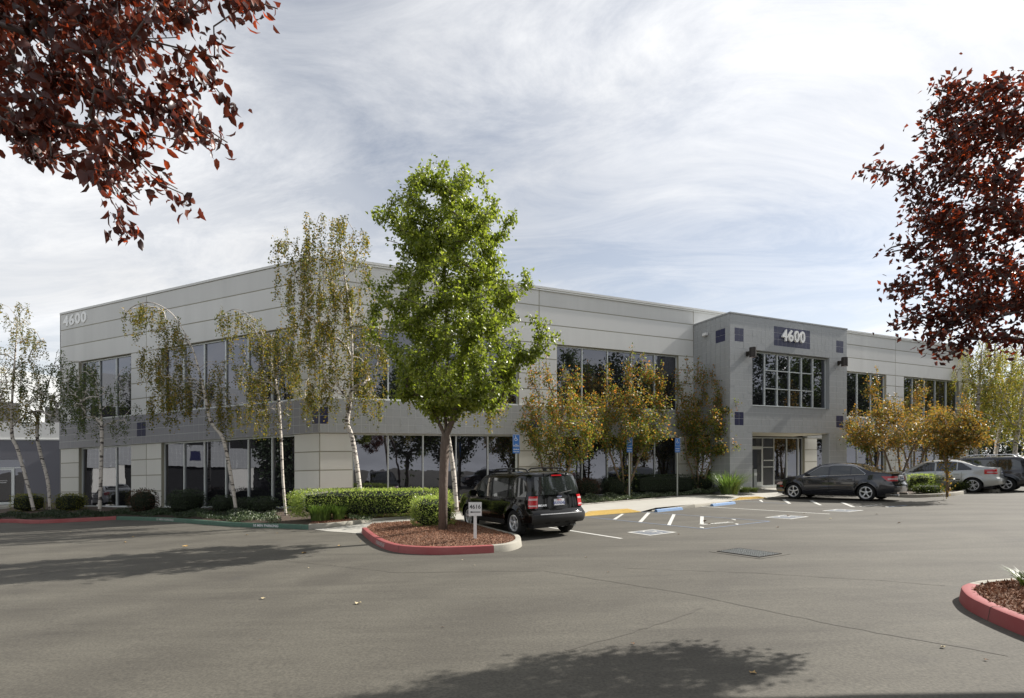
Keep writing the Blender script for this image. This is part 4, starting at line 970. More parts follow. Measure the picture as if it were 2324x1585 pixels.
def make_suv(name, label, paint, glass, scale=1.0, plate=True, railc=trimb):
    t = thing(name, label, 'car')
    c = Car(top=[(-2.05, 1.64), (-1.8, 1.675), (-1.0, 1.69), (0.0, 1.685), (0.30, 1.655), (0.48, 1.60), (0.80, 1.40), (1.12, 1.15), (1.25, 1.095), (1.6, 1.06), (1.95, 0.99), (2.1, 0.90)],
            belt=[(-2.05, 1.02), (-1.0, 1.0), (0.2, 0.975), (1.0, 0.965), (1.3, 0.985), (1.8, 0.93), (2.1, 0.82)],
            plan=[(-2.05, 0.80), (-1.8, 0.855), (-1.3, 0.895), (0, 0.90), (1.2, 0.895), (1.7, 0.86), (2.1, 0.76)],
            rear=[(0.30, -2.02), (0.40, -2.12), (0.50, -2.16), (0.62, -2.15), (0.665, -2.10), (0.70, -2.03), (0.9, -2.01), (1.05, -2.0), (1.6, -1.89), (1.75, -1.86)],
            front=[(0.3, 2.10), (0.5, 2.20), (0.7, 2.16), (0.9, 2.08), (1.1, 2.0), (1.7, 2.0)],
            prof=[(0.3, 0.955), (0.42, 0.985), (0.62, 1.0), (0.85, 0.99), (1.05, 0.955)], tumble=0.13, ax=(-1.31, 1.31), wr=0.345, sill=0.30, ends=(-2.05, 2.1))
    c.body(paint, t)
    for sg in (1, -1):
        bz = lambda x: c.belt(x) + 0.025
        tz = lambda x: min(c.belt(x) + (c.top(x) - c.belt(x)) * 0.80, 1.52)
        def cut(x, a, b, lean=0.0): return tz(x)
        def fzt(x): return max(bz(x) + 0.01, min(tz(x), 1.52 - max(0, (x - 0.36)) * 0.80))
        c.side_patch('side_window', glass, t, -0.10, 0.93, bz, fzt, sg, 0.005, 16)
        c.side_patch('side_window', glass, t, -0.98, -0.16, bz, tz, sg, 0.005, 10)
        c.side_patch('side_window', glass, t, -1.86, -1.06, bz, lambda x: min(tz(x), 1.52 - max(0, -1.62 - x) * 0.5), sg, 0.005, 10)
        # door gaps, sill trim, cladding
        for x in (-0.13, -1.02, 0.98):
            c.side_patch('door_seam', seam, t, x - 0.005, x + 0.005, lambda q: max(c.zlow(q), 0.42), (lambda q: 1.0) if x > 0.5 else (lambda q: 1.53), sg, 0.003, 1, 10)
        c.side_patch('sill_trim', trimb, t, -0.92, 0.92, lambda x: 0.30, lambda x: 0.42, sg, 0.012, 12, 2)
        for x in (0.10, -0.78):
            p0 = c.side(x, 0.93, sg, 0.03); lbox(t, 'door_handle', paint, p0[0] - 0.09, p0[0] + 0.09, min(p0[1] - sg * .03, p0[1]), max(p0[1] - sg * .03, p0[1]), 0.915, 0.945, 0.006)
        # arch lips
        for a in c.ax:
            V = []; r0 = c.wr + 0.05; n = 20
            for k in range(n + 1):
                th = R_(-8) + (math.pi + R_(16)) * k / n
                for rr, off in ((r0, 0.018), (r0 + 0.05, 0.012), (r0 + 0.055, 0.0)):
                    x, z = a + rr * math.cos(th), c.wr + rr * math.sin(th); z = max(z, 0.31); x_ = min(max(x, c.x0 + .01), c.x1 - .01); V.append(c.side(x_, z, sg, off))
            F = [(i * 3 + j, i * 3 + 3 + j, i * 3 + 4 + j, i * 3 + 1 + j) for i in range(n) for j in range(2)]
            c.local('arch_trim', V, F if sg < 0 else [f[::-1] for f in F], paint, t, True)
        m_ = c.side(0.78, 1.07, sg, 0.0); mi = lbox(t, 'wing_mirror', paint, 0.70, 0.84, min(m_[1] + sg * 0.03, m_[1] + sg * 0.24), max(m_[1] + sg * 0.03, m_[1] + sg * 0.24), 1.0, 1.17, 0.03)
        # roof rail
        y0 = sg * 0.585
        P = [(-1.62, y0, 1.66), (-1.52, y0, 1.735), (-1.3, y0, 1.755), (-0.4, y0, 1.765), (0.05, y0, 1.75), (0.22, y0, 1.68)]
        rl = ltube(t, 'roof_rail', railc, P, 0.021); lbox(rl, 'rail_foot', railc, -0.75, -0.6, y0 - .02, y0 + .02, 1.67, 1.75)
        # tail lamps
        e = c.end_patch('tail_lamp', lampr, t, sg * 0.80, sg * 1.07, 0.76, 1.06, 0.02, 8, 6)
        c.end_patch('reverse_lens', lampw, e, sg * 0.815, sg * 1.05, 0.80, 0.835, 0.026, 8, 1)
        c.end_patch('signal_lens', lampw, e, sg * 0.815, sg * 1.05, 0.955, 1.005, 0.026, 8, 1)
        hp = c.end(sg * 0.55, 1.585, 0.0); lbox(t, 'hatch_hinge', alloy if False else trimb, hp[0] - 0.015, hp[0] + 0.05, hp[1] - .02, hp[1] + .02, 1.545, 1.63, 0.01)
        wheel(t, 1.31, sg * 0.775, 0.345, 0.215, 0.225, sg, 'suv'); wheel(t, -1.31, sg * 0.775, 0.345, 0.215, 0.225, sg, 'suv')
        c.end_patch('headlamp', lampw, t, sg * 0.62, sg * 1.10, 0.72, 0.86, 0.01, 8, 3, rear=False)
    # rear glass, hatch lines, bumper
    c.end_patch('rear_window', glass, t, lambda z: -0.90 + max(0, 1.16 - z) * .25, lambda z: 0.90 - max(0, 1.16 - z) * .25, 1.085, 1.545, 0.006, 16, 8)
    c.end_patch('high_brake_light', lampr, t, -0.24, 0.24, 1.56, 1.59, 0.025, 8, 1)
    for z in (0.715,): c.end_patch('hatch_seam', seam, t, -0.8, 0.8, z, z + 0.012, 0.004, 12, 1, thick=0.005)
    for sg in (1, -1): c.end_patch('hatch_seam', seam, t, sg * 0.79, sg * 0.80, 0.72, 1.60, 0.004, 1, 8, thick=0.005)
    c.end_patch('licence_recess', trimb, t, -0.30, 0.30, 0.78, 1.0, 0.003, 8, 3, thick=0.005)
    bp = c.end_patch('bumper', trimb, t, -1.02, 1.02, 0.36, 0.60, 0.035, 24, 5, thick=0.03)
    c.end_patch('bumper_step', alloy, bp, -0.80, 0.80, 0.603, 0.622, 0.04, 16, 1, thick=0.03)
    for u in (-0.55, -0.2, 0.2, 0.55): c.end_patch('bumper_slot', seam, bp, u - 0.09, u + 0.09, 0.375, 0.40, 0.042, 3, 1, thick=0.01)
    lbox(t, 'underbody', trimb, -1.95, 1.95, -0.66, 0.66, 0.24, 0.42)
    lbox(t, 'wheel_well', seam, -1.72, 1.72, -0.66, 0.66, 0.40, 0.88)
    ltube(t, 'exhaust_pipe', steel, [(-1.7, -0.5, 0.28), (-2.12, -0.5, 0.27)], 0.028)
    ltube(t, 'axle', trimb, [(-1.31, -0.6, 0.33), (-1.31, 0.6, 0.33)], 0.05)
    # wiper with its dark hub
    P = [c.end(0.0, 1.10, 0.035), c.end(-0.12, 1.13, 0.045), c.end(-0.55, 1.17, 0.04)]
    w = ltube(t, 'rear_wiper', trimb, P, 0.014); h = c.end(0.0, 1.09, 0.02); lbox(w, 'wiper_hub', trimb, h[0] - 0.03, h[0] + 0.03, h[1] - .11, h[1] + .05, h[2] - .03, h[2] + .04, 0.015)
    if plate:
        pl = c.end_patch('licence_plate', platew, t, -0.165 / .8, 0.165 / .8, 0.815, 0.975, 0.016, 4, 2, thick=0.008)
        car_text('plate_number', '6RXN542', c, pl, plateb, 0, 0.838, 0.078, 0.003, 0.020, 0.82)
        car_text('plate_state', 'California', c, pl, lampr, 0, 0.935, 0.026, 0.002, 0.020)
        V = []; # oval badge
        ctr = 1.035; n = 20
        V = [c.end(0.0, ctr, 0.034)] + [c.end(0.085 * math.cos(2 * math.pi * k / n) / .8, ctr + 0.036 * math.sin(2 * math.pi * k / n), 0.030) for k in range(n)]
        b1 = c.local('badge', V, [(0, 1 + (k + 1) % n, 1 + k) for k in range(n)] + [(0, 1 + k, 1 + (k + 1) % n) for k in range(n)], chrome, t)
        V = [c.end(0.0, ctr, 0.037)] + [c.end(0.072 * math.cos(2 * math.pi * k / n) / .8, ctr + 0.027 * math.sin(2 * math.pi * k / n), 0.034) for k in range(n)]
        c.local('badge_field', V, [(0, 1 + (k + 1) % n, 1 + k) for k in range(n)] + [(0, 1 + k, 1 + (k + 1) % n) for k in range(n)], plateb, b1)
        car_text('badge_script', 'Ford', c, b1, platew, 0, ctr - 0.018, 0.034, 0.0, 0.040, 1.1)
        car_text('model_script', 'ESCAPE', c, t, chrome, -0.50, 0.80, 0.045, 0.003, 0.012, 1.1)
    # glazing in front
    V = []; nx, ny = 8, 10
    for i in range(nx + 1):
        x = 0.50 + (1.10 - 0.50) * i / nx; z0, b_ = c.top(x), c.belt(x)
        for j in range(ny + 1):
            q = -1 + 2 * j / ny; yl = c.y(x, b_ + (z0 - b_) * 0.93) * 0.97; V.append((x, q * yl, z0 - (z0 - b_) * 0.065 * abs(q) ** 2 + 0.006))
    c.local('windscreen', V, [(i * (ny + 1) + j, (i + 1) * (ny + 1) + j, (i + 1) * (ny + 1) + j + 1, i * (ny + 1) + j + 1) for i in range(nx) for j in range(ny)], glass, t, True)
    return t
def make_sedan(name, label, paint, kind):
    t = thing(name, label, 'car')
    volvo = kind == 'b'
    c = Car(top=[(-2.22, 1.02), (-2.0, 1.055), (-1.70, 1.085), (-1.52, 1.125), (-1.2, 1.26), (-0.82, 1.395), (-0.4, 1.435), (0.0, 1.44), (0.3, 1.41), (0.5, 1.345), (0.8, 1.17), (1.05, 1.005), (1.25, 0.945), (1.7, 0.87), (2.0, 0.77), (2.1, 0.70)] if not volvo else
                [(-2.12, 1.06), (-1.95, 1.085), (-1.75, 1.10), (-1.55, 1.14), (-1.2, 1.29), (-0.8, 1.41), (-0.4, 1.45), (0.0, 1.445), (0.3, 1.41), (0.55, 1.32), (0.9, 1.12), (1.1, 1.01), (1.3, 0.955), (1.7, 0.89), (2.0, 0.79), (2.1, 0.72)],
            belt=[(-2.22, 0.985), (-1.6, 0.985), (-0.5, 0.955), (0.5, 0.915), (1.2, 0.87), (1.8, 0.77), (2.1, 0.64)],
            plan=[(-2.22, 0.735), (-1.9, 0.81), (-1.38, 0.87), (0, 0.885), (1.3, 0.87), (1.75, 0.82), (2.1, 0.68)],
            rear=[(0.2, -2.18), (0.33, -2.27), (0.5, -2.31), (0.62, -2.30), (0.66, -2.25), (0.8, -2.22), (1.0, -2.20), (1.08, -2.17)] if not volvo else
                 [(0.2, -2.10), (0.33, -2.20), (0.5, -2.24), (0.62, -2.23), (0.66, -2.15), (0.8, -2.12), (1.0, -2.09), (1.12, -2.06)],
            front=[(0.2, 2.12), (0.4, 2.20), (0.55, 2.18), (0.7, 2.08), (0.9, 1.98), (1.4, 1.98)],
            prof=[(0.2, 0.93), (0.34, 0.975), (0.55, 1.0), (0.75, 0.995), (1.0, 0.945), (1.1, 0.93)], tumble=0.36, ax=(-1.38, 1.38), wr=0.318, sill=0.22, ends=(-2.22, 2.1) if not volvo else (-2.12, 2.1))
    c.body(paint, t)
    for sg in (1, -1):
        bz = lambda x: c.belt(x) + 0.02
        def tz(x):
            q = c.belt(x) + (c.top(x) - c.belt(x)) * 0.80
            return max(bz(x) + 0.004, min(q, c.belt(x) + 0.395))
        fa = lambda x: max(bz(x) + 0.004, min(tz(x), c.belt(0.3) + 0.385 - max(0, x - 0.28) * 0.62))
        ra = lambda x: max(bz(x) + 0.004, min(tz(x), 1.335 - max(0, -0.92 - x) * 0.72))
        c.side_patch('side_window', carglass, t, -0.02, 0.93, bz, fa, sg, 0.005, 18)
        c.side_patch('side_window', carglass, t, -0.82, -0.09, bz, tz, sg, 0.005, 10)
        c.side_patch('quarter_window', carglass, t, -1.34, -0.86, bz, ra, sg, 0.005, 12)
        tr = chrome if not volvo else trimb
        P = [c.side(x, fa(x) + 0.012, sg, 0.006) for x in np.linspace(0.97, -0.05, 14)] + [c.side(x, tz(x) + 0.012, sg, 0.006) for x in np.linspace(-0.1, -0.86, 8)] + [c.side(x, ra(x) + 0.012, sg, 0.006) for x in np.linspace(-0.92, -1.37, 8)] + [c.side(x, bz(x) - 0.008, sg, 0.008) for x in np.linspace(-1.33, 0.98, 26)]
        ltube(t, 'window_trim', tr, P, 0.009 if not volvo else 0.006, 5)
        for x in (-0.055, -1.0, 1.0):
            c.side_patch('door_seam', seam, t, x - 0.004, x + 0.004, lambda q: max(c.zlow(q), 0.33), (lambda q: 0.90) if abs(x) > 0.5 else (lambda q: 0.93), sg, 0.003, 1, 10)
        c.side_patch('side_moulding' if volvo else 'sill_trim', trimb if volvo else paint, t, -0.95, 0.95, lambda x: (0.56 if volvo else 0.22), lambda x: (0.59 if volvo else 0.30), sg, 0.010, 12, 2)
        if volvo: c.side_patch('sill_trim', trimb, t, -0.98, 0.98, lambda x: 0.22, lambda x: 0.29, sg, 0.004, 12, 1)
        for x in (0.14, -0.82):
            p0 = c.side(x, 0.80, sg, 0.028); lbox(t, 'door_handle', paint, p0[0] - 0.09, p0[0] + 0.09, min(p0[1] - sg * .028, p0[1]), max(p0[1] - sg * .028, p0[1]), 0.79, 0.82, 0.006)
        m_ = c.side(0.80, 0.98, sg, 0.0); lbox(t, 'wing_mirror', paint, 0.74, 0.86, min(m_[1] + sg * 0.02, m_[1] + sg * 0.21), max(m_[1] + sg * 0.02, m_[1] + sg * 0.21), 0.93, 1.06, 0.03)
        if volvo:
            e = c.end_patch('tail_lamp', lampr, t, sg * 0.80, sg * 1.34, 0.80, 1.0, 0.012, 10, 5); c.end_patch('reverse_lens', lampw, e, sg * 0.82, sg * 1.25, 0.86, 0.90, 0.016, 8, 1)
        else:
            e = c.end_patch('tail_lamp', lampr, t, sg * 0.60, lambda z: sg * (1.12 + (z - 0.74) * 1.1), 0.745, 0.925, 0.012, 12, 5); c.end_patch('reverse_lens', lampw, e, sg * 0.62, sg * 1.12, 0.80, 0.85, 0.017, 8, 1)
        c.end_patch('headlamp', lampw, t, sg * 0.60, sg * 1.24, 0.58, 0.70, 0.008, 8, 3, rear=False)
        c.end_patch('side_marker', lampr, t, sg * 1.16, sg * 1.30, 0.50, 0.54, 0.008, 4, 1, rear=False)
        for x in (1.38, -1.38): wheel(t, x, sg * 0.765, 0.318, 0.222, 0.215, sg, 'thin' if volvo else 'star')
    # rear screen and windscreen follow the roof line
    for nm, xa, xb in (('rear_window', -1.52, -0.86), ('windscreen', 0.42, 1.06)):
        V = []; nx, ny = 10, 12
        for i in range(nx + 1):
            x = xa + (xb - xa) * i / nx; z0, b_ = c.top(x), c.belt(x)
            for j in range(ny + 1):
                q = -1 + 2 * j / ny; V.append((x, q * c.y(x, b_ + (z0 - b_) * 0.93) * 0.95, z0 - (z0 - b_) * 0.07 * abs(q) ** 2 + 0.006))
        c.local(nm, V, [(i * (ny + 1) + j, (i + 1) * (ny + 1) + j, (i + 1) * (ny + 1) + j + 1, i * (ny + 1) + j + 1) for i in range(nx) for j in range(ny)], carglass, t, True)
    c.end_patch('boot_seam', seam, t, -0.62, 0.62, 0.735 if not volvo else 0.70, 0.745 if not volvo else 0.71, 0.004, 12, 1, thick=0.005)
    pz = 0.80 if not volvo else 0.82
    pl = c.end_patch('licence_plate', platew, t, -0.20, 0.20, pz - 0.04, pz + 0.11, 0.014, 4, 2, thick=0.008)
    c.end_patch('plate_print', plateb, pl, -0.16, 0.16, pz + 0.005, pz + 0.055, 0.017, 4, 1, thick=0.002)
    if not volvo:
        c.end_patch('chrome_bar', chrome, t, -0.42, 0.42, 0.925, 0.95, 0.02, 10, 1)
        ctr = 0.985; b1 = MB(); n = 18
        ring = [c.end(0.042 * math.cos(2 * math.pi * k / n) / .7, ctr + 0.042 * math.sin(2 * math.pi * k / n), 0.02) for k in range(n + 1)]; b1.tube(ring, 0.006, 5)
        for k in range(3):
            a = math.pi / 2 + 2 * math.pi * k / 3; b1.tube([c.end(0.0, ctr, 0.022), c.end(0.042 * math.cos(a) / .7, ctr + 0.042 * math.sin(a), 0.02)], 0.005, 4)
        c.local('badge', b1.V, b1.F, chrome, t)
        for y in (-0.5, 0.5): ltube(t, 'exhaust_pipe', chrome, [(-2.1, y, 0.25), (-2.38, y, 0.245)], 0.038)
    else:
        c.end_patch('bumper_strip', paint, t, -1.02, 1.02, 0.50, 0.62, 0.02, 20, 2)
    lbox(t, 'underbody', trimb, -1.98, 1.95, -0.64, 0.64, 0.17, 0.34)
    lbox(t, 'wheel_well', seam, -1.76, 1.76, -0.66, 0.66, 0.32, 0.75)
    ltube(t, 'aerial', trimb, [(-1.0, 0, 1.36), (-1.13, 0, 1.42)], 0.012, 5)
    return t
def mid(fw, rw, head, half_tr, half_wb):
    """centre of a car from its seen front-left and rear-left wheel contacts"""
    f = Vector((math.sin(head), math.cos(head), 0)); m = (fw + rw) / 2
    m = Vector((m.x, m.y, 0)) + Vector((f.y, -f.x, 0)) * half_tr
    return (m.x, m.y, gz(m.x, m.y))
HS = R_(-31.0)
suv = make_suv('parked_suv', 'shiny black compact sport utility vehicle parked beside the tree island', paint_blk, carglass)
rl = G(1172, 1217); q = Vector((rl.x, rl.y, 0)) + Vector((math.sin(HS), math.cos(HS), 0)) * 1.31 + Vector((math.cos(HS), -math.sin(HS), 0)) * 0.80
place_car(suv, (q.x, q.y, gz(q.x, q.y)), HS)
HM = R_(-38.0)
sed = make_sedan('parked_sedan', 'dark grey four door sedan parked in front of the entrance', paint_gry, 'a')
place_car(sed, mid(G(1809, 1132.5), G(1960, 1137), HM, 0.80, 1.38), HM); sed.scale = (1.09, 1.07, 1.14)
vol = make_sedan('parked_sedan', 'silver four door sedan parked behind the hedge islands at right', paint_sil, 'b')
HV = R_(-40)
rr_ = G(2209, 1118); q = Vector((rr_.x, rr_.y, 0)) + Vector((math.sin(HV), math.cos(HV), 0)) * 1.55 + Vector((math.cos(HV), -math.sin(HV), 0)) * 0.8
place_car(vol, (q.x, q.y, gz(q.x, q.y)), HV); vol.scale = (1.12, 1.10, 1.14)
ex = make_suv('parked_suv', 'dark navy sport utility vehicle cut off by the right frame edge', paint_nvy, carglass, plate=False, railc=chrome)
rr_ = G(2283, 1116); HE = R_(-40); q = Vector((rr_.x, rr_.y, 0)) + Vector((math.sin(HE), math.cos(HE), 0)) * 1.4 + Vector((math.cos(HE), -math.sin(HE), 0)) * 0.8
place_car(ex, (q.x, q.y, gz(q.x, q.y)), HE); ex.scale = (1.08, 1.05, 1.05)
# cars beyond the frame that the windows mirror
wc = make_sedan('parked_sedan', 'white sedan parked out of frame at left, mirrored in the left wing glass', paint_wht, 'b')
place_car(wc, (-33.5, 25.5, gz(-33.5, 25.5)), R_(-85))
def copy_tree(o, parent=None):
    c = o.copy(); COL.objects.link(c)
    if parent is not None: c.parent = parent
    for ch in [k for k in KIDS.get(o.name, [])]: copy_tree(ch, c)
    return c
KIDS = {}
for o in bpy.data.objects:
    if o.parent: KIDS.setdefault(o.parent.name, []).append(o)
for src, x, y, h, lab in ((suv, 17.5, 9.0, -115, 'black sport utility vehicle outside the frame at right, mirrored in the right wing glass'),
                          (vol, 22.5, 12.5, -115, 'silver sedan outside the frame at right, mirrored in the right wing glass'),
                          (sed, 30.0, 16.0, -115, 'dark sedan outside the frame at far right, mirrored in the right wing glass')):
    c_ = copy_tree(src); c_['label'] = lab; place_car(c_, (x, y, gz(x, y)), R_(h))
# ------------------------------------------------------------------ vegetation
def leaves(name, P, D, L, w, m, parent, droop=0.5, fold=0.35, spread=0.6, off=(0, 0, 0), detail=False):
    """P leaf bases, D growth directions, L lengths; each leaf a folded two-face blade"""
    n = len(P); P = np.asarray(P, float); D = np.asarray(D, float)
    D = D + rng.normal(0, spread, (n, 3)); D[:, 2] -= droop; D /= np.linalg.norm(D, axis=1)[:, None] + 1e-9
    S_ = np.cross(D, rng.normal(0, 1, (n, 3))); S_ /= np.linalg.norm(S_, axis=1)[:, None] + 1e-9
    Nn = np.cross(S_, D)
    L = (L * rng.uniform(0.7, 1.25, n))[:, None]; Wd = L * w * 0.5
    a = P; tip = P + D * L
    mid_ = P + D * L * 0.45
    if detail:   # wider, curled blade with six corners
        tip = P + D * L * 0.92 - Nn * L * 0.30
        q1 = P + D * L * 0.3; q2 = P + D * L * 0.68 - Nn * L * 0.12
        V = np.stack([a, q1 + S_ * Wd * .95 + Nn * Wd * fold, q2 + S_ * Wd * .85 + Nn * Wd * fold, tip, q2 - S_ * Wd * .85 + Nn * Wd * fold, q1 - S_ * Wd * .95 + Nn * Wd * fold, q1, q2], 1).reshape(-1, 3)
        k = np.arange(n) * 8
        F = []
        Fq = [(0, 1, 6), (0, 6, 5), (6, 1, 2), (6, 2, 7), (5, 6, 7), (5, 7, 4), (7, 2, 3), (4, 7, 3)]
        T = np.concatenate([np.stack([k + i for i in f], 1) for f in Fq])
    else:
        l = mid_ + S_ * Wd + Nn * Wd * fold; r = mid_ - S_ * Wd + Nn * Wd * fold
        V = np.stack([a, l, tip, r], 1).reshape(-1, 3); k = np.arange(n) * 4
        T = np.concatenate([np.stack([k, k + 1, k + 2], 1), np.stack([k, k + 2, k + 3], 1)])
    return tri_mesh(name, V - np.asarray(off), T, m, parent)
def tri_mesh(name, V, T, m, parent, loc=None):
    me = bpy.data.meshes.new(name); me.vertices.add(len(V)); me.vertices.foreach_set('co', np.ascontiguousarray(V, dtype=np.float32).ravel())
    me.loops.add(len(T) * 3); me.loops.foreach_set('vertex_index', np.ascontiguousarray(T, dtype=np.int32).ravel())
    me.polygons.add(len(T)); me.polygons.foreach_set('loop_start', np.arange(0, len(T) * 3, 3, dtype=np.int32))
    me.update(calc_edges=True); me.validate(); me.materials.append(m)
    return link(name, me, parent, loc)
def grow(root_nodes, tips, step=0.35, sag=0.0, wob=0.05, bias=0.6, limbs=()):
    """connect tips to a growing skeleton. nodes: list of (pos, parent). Returns nodes, tip node ids"""
    pos = [np.array(p, float) for p in root_nodes]; par = [-1] + list(range(len(root_nodes) - 1)); base = pos[-1]
    for lb in limbs:
        last = len(root_nodes) - 1
        for q in smooth_path([Vector(root_nodes[-1])] + [Vector(w) for w in lb], 4)[1:]: pos.append(np.array(q)); par.append(last); last = len(pos) - 1
    order = np.argsort([np.linalg.norm(t - base) for t in tips]); ends = []
    arr = np.array(pos)
    for i in order:
        t = tips[i]; d = np.linalg.norm(arr - t, axis=1)
        hgt = arr[:, 2] - t[2]                      # prefer joining below the tip
        cost = d + np.maximum(0, hgt + 0.0) * bias * 2 + (np.arange(len(arr)) < 1) * 50
        j = int(np.argmin(cost)); p0 = arr[j]; L = np.linalg.norm(t - p0); k = max(1, int(L / step)); last = j; new = []
        up_ = np.array([0, 0, 1.0]) * L * 0.12
        for s in range(1, k + 1):
            u = s / k; q = p0 * (1 - u) + t * u + up_ * math.sin(math.pi * u) * (1 if sag >= 0 else -1) + (rng.normal(0, wob * L / k, 3) if s < k else 0)
            pos.append(q); par.append(last); last = len(pos) - 1; new.append(q)
        arr = np.vstack([arr] + new); ends.append(last)
    return pos, par, ends
def wood(name, pos, par, m, parent, r_tip, r_base, nring=6, power=0.68, exclude=0):
    n = len(pos); cnt = np.zeros(n); kids = [[] for _ in range(n)]
    for i in range(1, n): kids[par[i]].append(i)
    for i in range(n - 1, -1, -1):
        if not kids[i]: cnt[i] = 1
        if par[i] >= 0: cnt[par[i]] += cnt[i]
    # parents always precede children
    rad = r_tip + (r_base - r_tip) * (cnt / cnt[0]) ** power
    b = MB(); done = [False] * n
    def chain(i):
        c = [par[i]] if par[i] >= 0 else []
        while True:
            c.append(i)
            if not kids[i]: break
            i = max(kids[i], key=lambda q: cnt[q])
        return c
    starts = [0]
    while starts:
        i = starts.pop(); c = chain(i); cc = c if par[i] < 0 else c
        rr = [rad[q] for q in cc]
        if par[i] >= 0: rr[0] = rr[1]
        if len(cc) > 1: b.tube([pos[q] for q in cc], rr, nring if rr[0] > r_base * .25 else 4)
        for q in c[(0 if par[i] < 0 else 1):]:
            for kq in kids[q]:
                if kq not in c: starts.append(kq)
    return b.build(name, m, parent, smooth=True), rad
def env_tips(prof, Yc, n, x_of, dscale=1.0, power=0.5, tries=60):
    """prof rows (py, pxl, pxr) in the measuring picture at distance Yc -> points filling a solid with that outline"""
    ys = [p[0] for p in prof]; out_ = []; x_seed = prof[0][1] % 7
    y0, y1 = ys[0], ys[-1]
    while len(out_) < n:
        py = rng.uniform(y0, y1); l = np.interp(py, ys, [p[1] for p in prof]); r = np.interp(py, ys, [p[2] for p in prof])
        if rng.uniform() > (r - l) / max(p[2] - p[1] for p in prof): continue
        a = rng.uniform(0, 2 * math.pi); q = rng.uniform() ** power * (0.96 + 0.09 * math.sin(py * .075 + 3 * a + x_seed) * math.cos(2 * a - py * .05) + 0.06 * math.sin(py * .21 + 5 * a)); c = (l + r) / 2; h = (r - l) / 2
        px = c + h * q * math.cos(a); dy = h / FD * Yc * q * math.sin(a) * dscale
        Y = Yc + dy
        out_.append(np.array([(px - HX) / FD * Yc, Y, CZ - (py - HY) / FD * Yc]))
    return out_
def twig_leaves(pos, par, ends, per, back=4, jitter=0.12):
    P, D = [], []
    pos_ = pos
    for e in ends:
        c = [e]; 
        for _ in range(back):
            if par[c[-1]] < 0: break
            c.append(par[c[-1]])
        seg = [(pos_[c[i + 1]], pos_[c[i]]) for i in range(len(c) - 1)]
        if not seg: continue
        for _ in range(per):
            a, b_ = seg[int(rng.uniform() ** 1.5 * len(seg))]; u = rng.uniform(); d = b_ - a; L = np.linalg.norm(d) + 1e-6
            p = a + d * u + rng.normal(0, jitter, 3); P.append(p); D.append(d / L * 0.6 + rng.normal(0, .3, 3))
    return P, D
def broad_tree(name, label, cat, base, trunk, prof, Yc, ntips, per, leafL, leafw, lm, bm_, r_base, r_tip=0.006, droop=0.5, group=None, step=0.3, jitter=0.14, trunk_name='trunk', stems=None, wob=0.06, dscale=1.0, leaf_parts=0, detail=False, extra=None, power=0.5, bias=0.6, limbs=()):
    t = thing(name, label, cat, base, group)
    tips = env_tips(prof, Yc, ntips, None, dscale, power)
    if extra: tips += extra
    roots = [np.array(base)] + [np.array(q) for q in trunk]
    pos, par, ends = grow(roots, tips, step, wob=wob, bias=bias, limbs=limbs)
    wood(trunk_name, pos, par, bm_, t, r_tip, r_base)
    P, D = twig_leaves(pos, par, ends, per, jitter=jitter)
    P, D = np.array(P), np.array(D)
    finish_leaves(P, D, leafL, leafw, lm, t, droop, leaf_parts, detail, base)
    return t, pos, par, ends
def finish_leaves(P, D, leafL, leafw, lm, t, droop, leaf_parts, detail, base, nm='crown', spread=0.6):
    if leaf_parts:
        # the nearest leaves in view are parts of their own, sharing a few leaf shapes
        u = P[:, 0] / P[:, 1]; v = (P[:, 2] - CZ) / P[:, 1]
        vis = (P[:, 1] > .5) & (abs(u) < 0.93) & (v > -0.41) & (v < 0.86)
        idx = np.where(vis)[0]; idx = idx[np.argsort(P[idx, 1])][:leaf_parts]
        protos = []
        for k in range(6):
            o = leaves('leaf', [[0, 0, 0]], [[1, 0, 0.0]], leafL, leafw, lm, t, 0.0, 0.35, 0.12, detail=True); protos.append(o.data)
            bpy.data.objects.remove(o)
        for i, q in enumerate(idx):
            o = link('leaf', protos[i % 6], t); o.location = P[q] - np.array(base); d = Vector(D[q] + rng.normal(0, .4, 3)); d.z -= droop
            o.rotation_euler = d.to_track_quat('X', 'Z').to_euler(); o.rotation_euler.rotate_axis('X', rng.uniform(0, 6.28)); s = rng.uniform(.8, 1.2); o.scale = (s, s, s)
        keep = np.ones(len(P), bool); keep[idx] = False; P, D = P[keep], D[keep]
    return leaves(nm, P, D, leafL, leafw, lm, t, droop, off=base, detail=detail, spread=spread)
# --- the green tree on the island
gb_ = G(1005, 1206, 0.2)
T0 = [A(1006, 1100, gb_.y), A(1009, 1020, gb_.y), A(1011, 992, gb_.y)]
LB = [[A(1001, 970, gb_.y), A(985, 930, gb_.y - .1), A(975, 850, gb_.y - .2), A(958, 760, gb_.y - .3)], [A(1012, 965, gb_.y + .05), A(1010, 900, gb_.y + .2), A(1016, 800, gb_.y + .3), A(1010, 650, gb_.y + .1), A(1008, 520, gb_.y)], [A(1026, 955, gb_.y - .05), A(1040, 905, gb_.y - .1), A(1052, 830, gb_.y), A(1066, 740, gb_.y + .1)]]
gprof = [(392, 945, 1065), (415, 905, 1115), (450, 880, 1130), (500, 872, 1150), (545, 885, 1145), (600, 880, 1165), (650, 868, 1180), (700, 850, 1180), (760, 855, 1195), (820, 862, 1190), (870, 868, 1185), (905, 885, 1165), (926, 915, 1120)]
